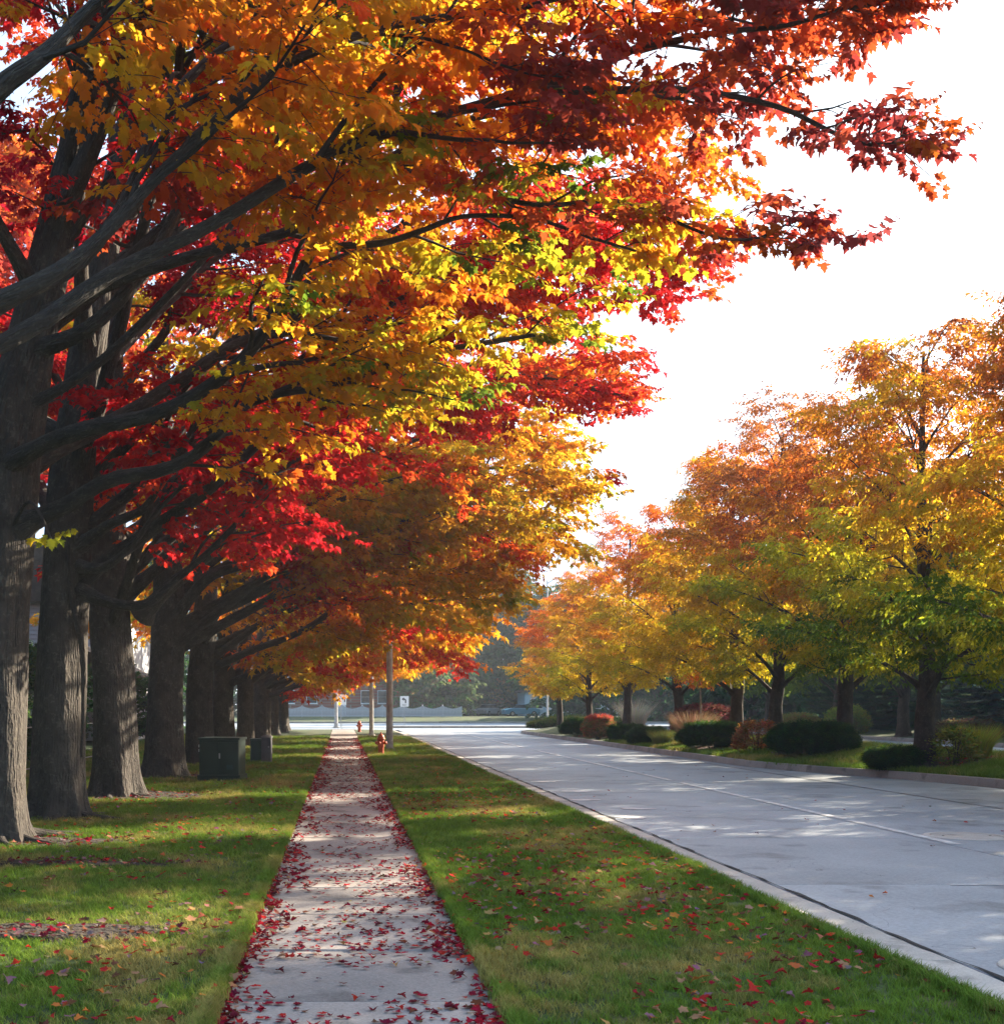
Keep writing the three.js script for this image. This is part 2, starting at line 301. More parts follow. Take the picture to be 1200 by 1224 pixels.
{ // opposite carriageway, cross street
  const g = structGroup('opposite_road', 'second concrete carriageway beyond the planted centre strip', 'road'), r = rng(10);
  for (let D = -10; D < 97; D += 4.57) for (const [a, b] of [[21.2, 25.2], [25.2, 29.4]]) part('slab', slabGeo([[a + 0.006, D + 0.006], [b - 0.006, D + 0.006], [b - 0.006, D + 4.564], [a + 0.006, D + 4.564]], ROAD_Y, 0.12, 0.006), roadMats[Math.floor(r() * 4)], g);
  const x = structGroup('cross_street', 'bluish grey cross street at the far end of the sidewalk', 'road');
  for (let X = -120; X < 140; X += 10) for (const [a, b] of [[98.5, 108], [110.5, 124], [124, 138.6]]) part('slab', slabGeo([[X + 0.01, a + 0.01], [X + 9.99, a + 0.01], [X + 9.99, b - 0.01], [X + 0.01, b - 0.01]], ROAD_Y - 0.002, 0.12, 0.006), roadMats[Math.floor(r() * 4)], x);
}
// kerbs: a profile [out, y] carried along a polyline of [x, D]; out points to the right of travel
function kerbRun(name, label, pts, profile, mats, seg = 3) {
  const g = structGroup(name, label, 'kerb'), r = rng(31), dense = [];
  for (let i = 0; i < pts.length - 1; i++) { const L = Math.hypot(pts[i + 1][0] - pts[i][0], pts[i + 1][1] - pts[i][1]), n = Math.max(1, Math.round(L / seg)); for (let k = 0; k < n; k++) dense.push([mix(pts[i][0], pts[i + 1][0], k / n), mix(pts[i][1], pts[i + 1][1], k / n)]); }
  dense.push(pts[pts.length - 1]);
  const nrm = dense.map((p, i) => { const a = dense[Math.max(0, i - 1)], b = dense[Math.min(dense.length - 1, i + 1)], dx = b[0] - a[0], dd = b[1] - a[1], l = Math.hypot(dx, dd); return [dd / l, -dx / l]; });
  for (let i = 0; i < dense.length - 1; i++) {
    const p = [], uv = [], ix = [], [x0, d0] = dense[i], [x1, d1] = dense[i + 1], L = Math.hypot(x1 - x0, d1 - d0), gap = 0.004 / L, dy = 0.006 * (r() - 0.5);
    let s = 0; profile.forEach(([o, y], k) => {
      if (k) s += Math.hypot(o - profile[k - 1][0], y - profile[k - 1][1]);
      for (const [t, c] of [[gap, 0], [1 - gap, 1]]) { const n = [mix(nrm[i][0], nrm[i + 1][0], t), mix(nrm[i][1], nrm[i + 1][1], t)]; p.push(mix(x0, x1, t) + n[0] * o, y + dy, -(mix(d0, d1, t) + n[1] * o)); uv.push(s + i * 0.37, d0 + L * c); }
    });
    for (let k = 0; k < profile.length - 1; k++) { const a = k * 2; ix.push(a, a + 2, a + 1, a + 1, a + 2, a + 3); }
    for (const c of [0, 1]) for (let k = 1; k < profile.length - 1; k++) c ? ix.push(1, k * 2 + 1, k * 2 + 3) : ix.push(0, k * 2 + 2, k * 2);
    part('kerb_segment', flat(geoFrom(p, ix, uv)), mats[Math.floor(r() * mats.length)], g);
  }
  return g;
}
const rolled = [[0, -0.25], [0, 0.004], [0.015, 0.016], [0.13, 0.016], [0.17, 0.004], [0.24, -0.07], [0.30, -0.10], [0.38, -0.112], [0.72, -0.12], [0.72, -0.25]];
const arc = (cx, cd, R, a0, a1, n) => Array.from({ length: n + 1 }, (_, k) => { const a = mix(a0, a1, k / n); return [cx + R * Math.cos(a), cd + R * Math.sin(a)]; });
kerbRun('verge_kerb', 'pale concrete kerb and gutter along the grass strip', [[KERB, -12], [KERB, 90], ...arc(KERB - 4, 90, 4, 0.2, Math.PI / 2, 6), [-60, 94]], rolled, kerbMats);
const upright = [[-0.16, -0.25], [-0.16, 0.06], [-0.145, 0.075], [-0.03, 0.075], [-0.012, 0.06], [0.03, -0.115], [0.03, -0.25]].map(([o, y]) => [o, y]);
{ const pts = []; for (let D = 95; D >= -12; D -= 3) pts.push([medianL(D), D]); kerbRun('median_kerb', 'brownish upright kerb round the planted centre strip', pts, upright, medianKerbMats); }
kerbRun('median_kerb', 'low kerb of the centre strip along the second carriageway', [[21.16, -12], [21.16, 98]], upright, medianKerbMats, 5);
kerbRun('opposite_kerb', 'kerb at the far edge of the second carriageway', [[29.45, 98], [29.45, -12]], upright, medianKerbMats, 5);
kerbRun('far_kerb', 'kerb on the far side of the cross street', [[150, 138.8], [-130, 138.8]].reverse(), upright, medianKerbMats, 8);
{ const g = structGroup('traffic_island', 'narrow kerbed island in the cross street', 'island'); for (let X = 4; X < 30; X += 3) part('slab', slabGeo([[X + 0.01, 108.3], [X + 2.99, 108.3], [X + 2.99, 110.2], [X + 0.01, 110.2]], 0.05, 0.2, 0.03), medianKerbMats[1], g); }

{ // paint, sealant, covers
  const r = rng(12), ribbon = (pts, w, y) => { const p = [], uv = [], ix = []; pts.forEach(([x, D], i) => { const ww = typeof w === 'function' ? w(i) : w, a = pts[Math.max(0, i - 1)], b = pts[Math.min(pts.length - 1, i + 1)], l = Math.hypot(b[0] - a[0], b[1] - a[1]), nx = (b[1] - a[1]) / l, nd = -(b[0] - a[0]) / l; p.push(x - nx * ww / 2, y, -(D - nd * ww / 2), x + nx * ww / 2, y, -(D + nd * ww / 2)); uv.push(x, D, x + ww, D); }); for (let i = 0; i < pts.length - 1; i++) { const a = i * 2; ix.push(a, a + 1, a + 2, a + 2, a + 1, a + 3); } return geoFrom(p, ix, uv); };
  // worn lane line: flakes of paint along the joint
  const seg = (d0, d1, w) => { const a = []; for (let D = d0; D < d1; D += 0.22) { if (r() < 0.04) continue; const ww = w * (0.8 + 0.3 * r()); a.push(ribbon([[LANE + 0.12 + (r() - 0.5) * 0.02, D], [LANE + 0.12 + (r() - 0.5) * 0.02, D + 0.225]], ww, ROAD_Y + 0.008)); } return mergeGeometries(a); };
  [[9.5, 12.6], [13.6, 14.9], [16.6, 30], [31, 52], [56, 68], [73, 86]].forEach(([a, b], i) => struct('lane_line', seg(a, b, 0.15), paintMat, ['worn white lane line on the road, near length', 'short worn dash of white line on the road', 'long worn white lane line along the road joint', 'faded white lane line farther along the road', 'faint white lane dash near the bend', 'faint white lane dash before the cross street'][i], 'road marking'));
  const pale = []; for (let x = 5.6; x < 12; x += 0.3) if (r() > 0.15 && !(x > 7.2 && x < 7.6)) pale.push(ribbon([[x, 12.82 + (r() - 0.5) * 0.012], [x + 0.3, 12.82 + (r() - 0.5) * 0.012]], 0.035 + 0.03 * r(), ROAD_Y + 0.008));
  struct('joint_filler', mergeGeometries(pale), paintMat, 'pale filler in a joint running across the road', 'road joint');
  const tar = []; for (let D = -10; D < 93; D += 0.12) tar.push([GUT + 0.02 + (fbm(D * 1.7, 4, 0, 3) - 0.5) * 0.09, D]);
  struct('tar_seam', ribbon(tar, (i) => 0.012 + 0.05 * noise(i * 0.45, 9) ** 2, ROAD_Y + 0.010), tarMat, 'ragged black tar seam between gutter and road', 'road joint');
  const seam2 = []; for (let D = 14; D < 48; D += 0.5) seam2.push([Math.min(LANE2 + 0.02 + (noise(D * 0.7, 14) - 0.5) * 0.05, medianL(D) - 0.1), D]);
  struct('tar_seam', ribbon(seam2, 0.04, ROAD_Y + 0.010), tarMat, 'thin dark seam in front of the centre strip', 'road joint');
  // worn pale patches near the gutter
  for (const [X, D, w, l] of [[5.0, 27, 0.7, 0.5], [4.7, 24.5, 0.5, 0.35], [5.25, 22.4, 0.55, 0.3], [4.75, 20.6, 0.4, 0.6], [4.9, 30.5, 0.6, 0.4]]) {
    const pts = [], n = 22; for (let k = 0; k < n; k++) { const a = k / n * 2 * Math.PI, q = 0.55 + 0.9 * noise(Math.cos(a) * 2 + X * 5, Math.sin(a) * 2 + D); pts.push(new THREE.Vector2(Math.cos(a) * w / 2 * q, Math.sin(a) * l / 2 * q)); }
    struct('road_patch', new THREE.ShapeGeometry(new THREE.Shape(pts)).rotateX(-Math.PI / 2).translate(X, ROAD_Y + 0.008, -D), paintMat, 'small ragged pale patch on the road beside the gutter', 'road patch').userData.group = 'pale patches beside the gutter';
  }
  // concrete covers
  const cover = (X, D, R, label) => { const g = thing('manhole_cover', label, 'manhole', [X, ROAD_Y + 0.004, -D]); part('rim', new THREE.LatheGeometry([[R * 0.86, 0.004], [R * 0.86, 0.012], [R, 0.012], [R * 1.03, 0]].map(([a, b]) => new THREE.Vector2(a, b)), 40), kerbMats[1], g); part('lid', new THREE.CylinderGeometry(R * 0.84, R * 0.84, 0.02, 40), kerbMats[2], g); for (const s of [-1, 1]) part('pick_hole', new THREE.CylinderGeometry(0.018, 0.018, 0.004, 10).translate(s * R * 0.6, 0.011, 0), jointMat, g); };
  cover(4.95, 8.7, 0.36, 'round pale manhole cover beside the gutter'); cover(8.75, 17.6, 0.55, 'wide pale manhole cover on the lane joint');
}
// soil beds
function soilBed(X, D, w, l, fy, label, mat = soilMat) {
  const p = [X, fy(X, D) + 0.025, -D], uv = [X, D], ix = [], n = 40, rings = 5;
  for (let q = 1; q <= rings; q++) for (let k = 0; k < n; k++) { const a = k / n * 2 * Math.PI, f = q / rings * (0.75 + 0.5 * noise(Math.cos(a) * 1.7 + X, Math.sin(a) * 1.7 + D, 5)), x = X + Math.cos(a) * w * f, d = D + Math.sin(a) * l * f; p.push(x, fy(x, d) + (q === rings ? -0.03 : 0.008 + 0.03 * noise(x * 6, d * 6, 1)), -d); uv.push(x, d); }
  for (let k = 0; k < n; k++) ix.push(0, 1 + k, 1 + (k + 1) % n);
  for (let q = 0; q < rings - 1; q++) for (let k = 0; k < n; k++) { const a = 1 + q * n + k, b = 1 + q * n + (k + 1) % n; ix.push(a, a + n, b, b, a + n, b + n); }
  return struct('soil_bed', geoFrom(p, ix, uv), mat, label, 'soil bed');
}
const BEDS = [[-4.0, 23.6, 1.9, 1.3, 'bare soil ring round the maple with the spreading base'], [-3.9, 30.2, 1.6, 1.2, 'bare soil round the maple before the cabinet'], [-4.1, 15.4, 1.7, 0.7, 'bare rooty soil at the foot of the stout maple'], [-2.3, 9.3, 1.3, 0.35, 'dark bare patch of soil in the lawn'], [-2.9, 13.2, 1.5, 0.25, 'narrow bare strip of soil along a buried root'], [-4.3, 37.8, 1.3, 1.0, 'bare soil round the maple behind the cabinet']];
for (const [x, d, w, l, t] of BEDS) soilBed(x, d, w, l, lawnY, t);
const mulchMat = std({ map: rep(soilTex, 0.9), bumpMap: rep(soilBump, 0.5), bumpScale: 0.04, color: rgb(1.0, 0.62, 0.5), roughness: 1 });
const MULCH = [[15.6, 32.4, 1.5, 1.2, 'reddish mulch bed under the first tree of the centre strip'], [15.2, 39.4, 2.0, 1.6, 'reddish mulch bed between the yews'], [14.4, 46.5, 1.6, 3.0, 'mulch bed under the clipped yews'], [14.4, 57, 1.5, 4.5, 'long mulch bed with grasses'], [14.2, 68, 1.4, 4, 'distant mulch bed in the centre strip'], [16.8, 33.2, 1.1, 0.8, 'mulch round the yellow ornamental grass']];
for (const [x, d, w, l, t] of MULCH) soilBed(x, d, w, l, medianY, t, mulchMat);

// ------------------------------------------------------------------ trees
function grow(r, start, az, len, elevAt, wander, step) {
  const pts = [start.clone()], n = Math.max(3, Math.round(len / step)), ds = len / n, p = start.clone(); let a = az, wob = 0;
  for (let i = 0; i < n; i++) { const e = elevAt((i + 0.5) / n) + wob; a += (r() - 0.5) * wander; wob = wob * 0.7 + (r() - 0.5) * wander * 0.8; p.add(V(Math.cos(e) * Math.cos(a) * ds, Math.sin(e) * ds, Math.cos(e) * Math.sin(a) * ds)); pts.push(p.clone()); }
  return pts;
}
function along(pts, t) { const x = clamp(t, 0, 0.99999) * (pts.length - 1), i = Math.floor(x); return { p: pts[i].clone().lerp(pts[i + 1], x - i), d: pts[i + 1].clone().sub(pts[i]).normalize() }; }
const pathLen = (pts) => pts.slice(1).reduce((s, p, i) => s + p.distanceTo(pts[i]), 0);
const smoothPath = (pts, n) => new THREE.CatmullRomCurve3(pts, false, 'centripetal').getPoints(n);
// dress one limb: second-order branches, twigs, shoots. Returns {geo, shoots}
function dress(r, pts, r0, r1, o) {
  const L = pathLen(pts), n = pts.length, geos = [], shoots = [];
  const radAt = (t) => mix(r0, r1, Math.pow(t, 0.8));
  geos.push(tube(pts, pts.map((_, i) => { const t = i / (n - 1); return radAt(t) * (1 + (o.collar ?? 0.7) * Math.exp(-t * L / 0.22)); }), o.sides ?? 10, { amp: r0 * 0.17, seed: r() * 99 }));
  let side = r() < 0.5 ? 1 : -1;
  const nb = Math.round(L * (1 - o.bare) * o.perM);
  for (let k = 0; k < nb; k++) {
    const t = o.bare + (1 - o.bare) * ((k + 0.3 + 0.6 * r()) / nb), { p, d } = along(pts, t); side = -side;
    const az = Math.atan2(d.z, d.x) + side * (0.45 + 0.7 * r()), e0 = Math.asin(d.y) * 0.5 + (r() - 0.42) * 1.5, te2 = o.tipElev + (r() - 0.45) * 0.9, bl = (o.b0 + o.b1 * (1 - t)) * (0.6 + 0.7 * r());
    const bp = grow(r, p, az, bl, (s) => mix(e0, te2, s), 0.4, 0.28), br = Math.min(radAt(t) * 0.6, 0.012 + bl * 0.011);
    geos.push(tube(bp, bp.map((_, i) => mix(br, 0.006, i / (bp.length - 1))), 5));
    const nt = Math.max(2, Math.round(bl * o.twigPerM)); let sd = 1;
    for (let j = 0; j < nt; j++) {
      const tt = 0.15 + 0.85 * ((j + r()) / nt), q = along(bp, tt); sd = -sd;
      const taz = Math.atan2(q.d.z, q.d.x) + sd * (0.4 + 0.8 * r()), tl = o.twig * (0.5 + 0.9 * r()), te = (r() - 0.45) * 1.1;
      const tp = grow(r, q.p, taz, tl, (s) => te - 0.35 * s, 0.4, tl / 2.01);
      if (o.twigGeo !== false) geos.push(tube(tp, tp.map((_, i) => mix(0.006, 0.003, i / (tp.length - 1))), 3, { cap: false }));
      const ns = Math.max(1, Math.round(tl * o.shootPerM));
      for (let m = 0; m < ns; m++) { const w = along(tp, (m + 0.35 + 0.6 * r()) / ns), dir = Math.atan2(w.d.x, w.d.z); shoots.push({ p: w.p.add(V((r() - 0.5) * 0.1, (r() - 0.5) * 0.1, (r() - 0.5) * 0.1)), yaw: dir + (r() - 0.5) * 2.2, pitch: (r() - 0.3) * 0.8, roll: (r() - 0.5) * 0.7, s: o.shoot * (0.8 + 0.45 * r()) }); }
    }
    const e = along(bp, 1); shoots.push({ p: e.p, yaw: Math.atan2(e.d.x, e.d.z), pitch: 0.1, roll: 0, s: o.shoot });
  }
  const e = along(pts, 1); for (let k = 0; k < 4; k++) shoots.push({ p: e.p.clone(), yaw: Math.atan2(e.d.x, e.d.z) + (r() - 0.5) * 1.5, pitch: (r() - 0.5) * 0.6, roll: 0, s: o.shoot });
  return { geo: mergeGeometries(geos), shoots };
}
function trunkGeo(path, rads, seed, hi, wound) {
  const pts = smoothPath(path, hi ? 90 : 36), n = pts.length, rad = pts.map((_, i) => { const x = i / (n - 1) * (rads.length - 1), k = Math.min(rads.length - 2, Math.floor(x)); return mix(rads[k], rads[k + 1], x - k); });
  const lobes = 5 + seed % 3;
  return tube(pts, rad, hi ? 72 : 20, { seed, tile: 0.9, amp: 0.03, shape: (a, s, q) => {
    const fl = Math.exp(-s / 0.32), lb = Math.pow(0.5 + 0.5 * Math.cos(a * lobes + seed + 1.2 * noise(a * 2, seed)), 2);
    let v = q * (1 + 0.08 * Math.sin(a * 3 + seed + s * 0.8)) + q * fl * (0.25 + 0.75 * lb);
    v += 0.012 * (1 - 2 * Math.abs(noise(Math.cos(a) * 9 + 20, s * 1.3 + seed, Math.sin(a) * 9) - 0.5)) ;
    if (wound) { const da = Math.abs(((a - wound[0] + 3 * Math.PI) % (2 * Math.PI)) - Math.PI), lim = wound[1] * (1 - s / wound[2]); if (s < wound[2] && da < lim) v -= 0.09 * sm(clamp((lim - da) / 0.12)); }
    return v;
  } });
}
function colourer(pal, seed, { lo = 0, hi = 1, amp = 1, f1 = 0.5, f2 = 1.9, bias = null } = {}) {
  return (p, r) => { let t = 0.5 + amp * ((noise(p.x * f1 + seed, p.y * f1 * 1.2, p.z * f1) - 0.5) * 1.5 + (noise(p.x * f2, p.y * f2 + seed, p.z * f2) - 0.5) * 0.8 + (r() - 0.5) * 0.35); if (bias) t += bias(p); const c = pickFrom(pal, mix(lo, hi, clamp(t))), b = 0.82 + 0.36 * r(); return c.map((v) => v * b); };
}
// assemble a tree: limbs [{pts, r0, r1, opt}] in local coordinates
function addCrown(root, shoots, geos, mat, name = 'crown') {
  const g = new THREE.Group(); g.name = name; root.add(g);
  geos.forEach((geo, k) => instances('leaves', geo, mat, shoots.filter((_, i) => i % geos.length === k), g));
  return g;
}
const sideLeafMats = new Map();
function soloLeaves(root, shoots, parentName) {   // the largest leaves in view, each a part of its own
  let n = 0;
  const lg = mapleShoots[0].map((l) => leafGeo({ ...l, tint: [1, 1, 1] }));
  for (const s of shoots) for (let k = 0; k < lg.length && n < 299; k++, n++) {
    const key = s.c.map((v) => Math.round(v * 24)).join(); if (!sideLeafMats.has(key)) { const m = leafMat.clone(); m.vertexColors = false; m.color.setRGB(...key.split(',').map((v) => Math.max(0.012, v / 24))); sideLeafMats.set(key, m); }
    const m = part('leaf', lg[k], sideLeafMats.get(key), root); matrixOf(s).decompose(m.position, m.quaternion, m.scale);
  }
}
const inFrame = (p, mx = 60) => { const D = -p.z; if (D < 2) return false; const x = 409 + p.x * FOCAL / D, y = 845 - (p.y - EYE) * FOCAL / D; return x > -mx && x < 1200 + mx && y > -mx && y < 1224 + mx; };

const mapleOpt = { bare: 0.34, perM: 2.8, b0: 0.9, b1: 1.8, tipElev: 0.0, twigPerM: 5.4, twig: 0.62, shootPerM: 8, shoot: 1.0, sides: 12 };
function maple(i, X, D, label, o) {
  const r = rng(1000 + i * 17), root = thing('maple_tree', label, 'tree', [X, lawnY(X, D) - 0.06, -D], 0, 'maples lining the sidewalk');
  const base = root.position, hi = D < 40 && D > 12;
  const toLocal = (v) => v.clone().sub(base);
  const path = (o.trunk ? o.trunk.map(([x, y, d]) => toLocal(at(x, y, d))) : [V(0, 0, 0), V(0.22 * (r() - 0.5), 2, 0.2 * (r() - 0.5)), V(0.6 * (r() - 0.35), 4.2, 0.5 * (r() - 0.5)), V(0.6 * (r() - 0.3), 7, 0.6 * (r() - 0.5)), V(0.6 * (r() - 0.3), 10.5, 0.6 * (r() - 0.5))]);
  path[0].set(0, -0.15, 0);
  const R = (o.R ?? 0.40) * (i > 3 ? 0.84 + 0.3 * r() : 1);
  part('trunk', trunkGeo(path, [R * 1.12, R * 1.0, R * 0.94, R * 0.62, R * 0.28], i * 7 + 3, hi, o.wound), barkMat, root);
  const curve = new THREE.CatmullRomCurve3(path, false, 'centripetal'), top = path[path.length - 1].y;
  if (i > 0 && i < 5) for (let k = 0; k < 6; k++) { const a = [0.2, 0.75, -0.35, 1.3, 1.9, -0.9][k] + (r() - 0.5) * 0.3, L = 0.9 + 0.9 * r(), rp = [0.15, 0.42, 0.7, 1].map((f, m) => V(Math.cos(a + (r() - 0.5) * 0.35) * L * f, [0.16, 0.07, 0.045, -0.05][m], Math.sin(a + (r() - 0.5) * 0.35) * L * f)); part('root', tube(smoothPath(rp, 14), Array.from({ length: 15 }, (_, m) => mix(0.085, 0.02, m / 14)), 8, { amp: 0.012, seed: k + i }), barkMat, root); }
  const limbs = [];
  const q = o.dens ?? 1;
  const opt = { ...mapleOpt, bare: o.bare ?? mapleOpt.bare, shoot: o.shoot ?? 1, shootPerM: mapleOpt.shootPerM * q, twigPerM: mapleOpt.twigPerM * (o.twigD ?? 1), twigGeo: o.twigGeo };
  // hand-measured limbs
  (o.limbs ?? []).forEach(([pts, r0, r1, extra]) => limbs.push({ pts: smoothPath(pts.map(([x, y, d]) => toLocal(at(x, y, d))), 26), r0, r1, opt: { ...opt, ...extra } }));
  for (const [h, ex, ey, ed, q0] of o.street ?? []) { const a = V(0.1, h, 0), e = V(ex - X, ey, -ed), m = a.clone().lerp(e, 0.42); m.y = mix(h, ey, 0.68) + 0.3; const k = a.clone().lerp(e, 0.78); k.y = mix(h, ey, 1.02) + 0.35; limbs.push({ pts: smoothPath([a, m.setZ(m.z + (r() - 0.5)), k, e], 22), r0: q0, r1: 0.012, opt: { ...opt, bare: Math.min(0.3, opt.bare) } }); }
  const n = o.n ?? 15;
  for (let k = 0; k < n; k++) {
    const t = (k + 0.5 * r()) / n, h = mix(o.h0 ?? 3.0, top * 0.92, Math.pow(t, 0.9));
    let u = 0; for (let s = 0; s <= 60; s++) if (curve.getPoint(s / 60).y <= h) u = s / 60;
    const st = curve.getPoint(u), az = o.az ? o.az(k, r) : (k % 2 ? k * 2.4 + i : ((k * 0.618 + i * 0.3) % 1 - 0.5) * 2.2) + (r() - 0.5) * 0.6;
    const cx = Math.cos(az), sz = Math.sin(az);
    const reach = (cx > 0 ? mix(6.2, o.reach ?? 9.6, cx) : mix(6.2, 7, -cx)) * (0.85 + 0.3 * r()) * mix(1, i > 1 ? 0.3 : 0.5, Math.max(0, (t - 0.3) / 0.7));
    const dr = o.droop ?? 0, e0 = mix(0.42 - 0.2 * dr, 0.95, t) + (r() - 0.5) * 0.3, em = mix(0.74 - 0.4 * dr, 1.05, t) + (r() - 0.5) * 0.25, e1 = mix(0.05 - 0.3 * dr, 0.6, t) + (r() - 0.5) * 0.5;
    limbs.push({ pts: grow(r, st, az, reach * mix(1.12, 1.2, t), (s) => s < 0.35 ? mix(e0, em, s / 0.35) : mix(em, e1, (s - 0.35) / 0.65), 0.22, 0.36), r0: mix(0.15, 0.075, t) * (0.8 + 0.4 * r()), r1: 0.012, opt });
  }
  let shoots = [];
  limbs.forEach((l) => { const d = dress(r, l.pts, l.r0, l.r1, l.opt); part('limb', d.geo, barkMat, root); const c = l.opt.col ?? o.col; d.shoots.forEach((s) => { const w = s.p.clone().add(base); s.c = c(w, r); s.w = w; }); shoots.push(...d.shoots); });
  // keep clear of the trunk
  shoots = shoots.filter((s) => !o.cull || o.cull(s.w));
  if (o.solo) {
    const near = shoots.filter((s) => inFrame(s.w, -5) && s.w.x > (o.soloX ?? -9)).sort((a, b) => b.w.z - a.w.z).slice(0, 23);
    soloLeaves(root, near); const set = new Set(near); shoots = shoots.filter((s) => !set.has(s));
  }
  addCrown(root, shoots, D < 28 ? mapleSprigs : mapleFar, leafMat);
  return shoots.length;
}
const palRust = [C.maroon, C.rust, C.rust, C.scarlet, C.orange, C.amber, C.orange, C.gold], palGold = [C.rust, C.orange, C.amber, C.gold, C.amber, C.gold, C.lime, C.gold, C.lime, C.green], palRed = [C.crimson, C.red, C.red, C.crimson, C.scarlet, C.red, C.orange], palMix = [C.red, C.red, C.scarlet, C.orange, C.amber, C.gold, C.amber, C.gold, C.lime, C.gold], palFar = [C.red, C.scarlet, C.orange, C.amber, C.gold, C.gold, C.amber];
const colRust = colourer(palRust, 3.1), colGold = colourer(palGold, 8.4, { amp: 0.9 }), colRed = colourer([C.crimson, C.red, C.red, C.red, C.scarlet, C.scarlet, C.orange, C.amber], 15.2, { amp: 0.8, bias: (p) => clamp((p.x + 2) / 6) * 0.42 - 0.15 }), colMix = colourer(palMix, 21.7, { lo: 0.12 }), colMix2 = colourer(palMix, 28.3, { lo: 0.15 }), colFar = colourer(palFar, 33.3, { lo: 0.1 }), colOr = colourer([C.red, C.scarlet, C.orange, C.amber, C.orange, C.gold, C.rust], 40.4);
let total = 0;
const rc = rng(404), bareIn = (x0, x1, keep, yk) => (w) => w.z < 1.5 && (w.x > x1 || (w.y > yk && rc() < 0.55) || rc() < (w.x < x0 ? keep : mix(keep, 1, (w.x - x0) / (x1 - x0))));
// the tree just outside the frame whose limbs cross the top of the picture
total += maple(0, -4.5, 9.2, 'maple whose rust orange limbs reach over the sidewalk and the road', {
  R: 0.34, n: 5, dens: 0.62, h0: 5.6, col: colRust, solo: true, soloX: 2.5, cull: bareIn(-1.6, 0.2, 0.08, 6.2), reach: 6.5, az: (k, r) => mix(-2.4, 0.9, (k * 0.618) % 1) + (r() - 0.5) * 0.3,
  limbs: [
    [[[-300, 470, 9.2], [-120, 450, 9.5], [20, 403, 9.9], [130, 330, 10.3], [250, 270, 10.6], [400, 182, 11], [520, 140, 11.2], [690, 90, 11.2], [800, 40, 11], [900, 2, 10.8], [1010, -30, 10.4]], 0.095, 0.02, { bare: 0.42, perM: 3 }],
    [[[640, 108, 11.2], [735, 108, 11], [822, 108, 10.7], [930, 128, 10.3], [1000, 160, 10], [1045, 174, 9.9], [1085, 170, 9.8]], 0.04, 0.008, { bare: 0.12, perM: 3.4, b0: 0.22, b1: 0.8, twig: 0.4, collar: 0.2 }],
    [[[760, 60, 11.1], [850, 40, 10.7], [940, 30, 10.3], [1010, 10, 10], [1060, 0, 9.8]], 0.035, 0.008, { bare: 0.1, perM: 3.2, b0: 0.3, b1: 0.5, twig: 0.45, collar: 0.2 }],
    [[[-300, 500, 9.2], [-120, 440, 9.6], [20, 352, 10.2], [90, 318, 10.6], [150, 240, 11], [190, 140, 11.3], [260, 62, 11.6], [360, 0, 11.8], [520, -60, 11.6]], 0.10, 0.02, { bare: 0.5 }],
    [[[-300, 420, 9.2], [-140, 270, 9.1], [0, 105, 9.1], [55, 65, 9.2], [105, 15, 9.3], [190, -60, 9.5], [420, -160, 9.8], [700, -230, 9.8]], 0.105, 0.02, { bare: 0.38 }],
    [[[-300, 440, 9.2], [-60, 380, 9.4], [60, 330, 9.6], [120, 285, 9.8], [190, 210, 10], [330, 85, 10.3], [470, 30, 10.4], [620, 10, 10.3], [760, -30, 10.1]], 0.085, 0.015, { bare: 0.4 }],
  ],
});
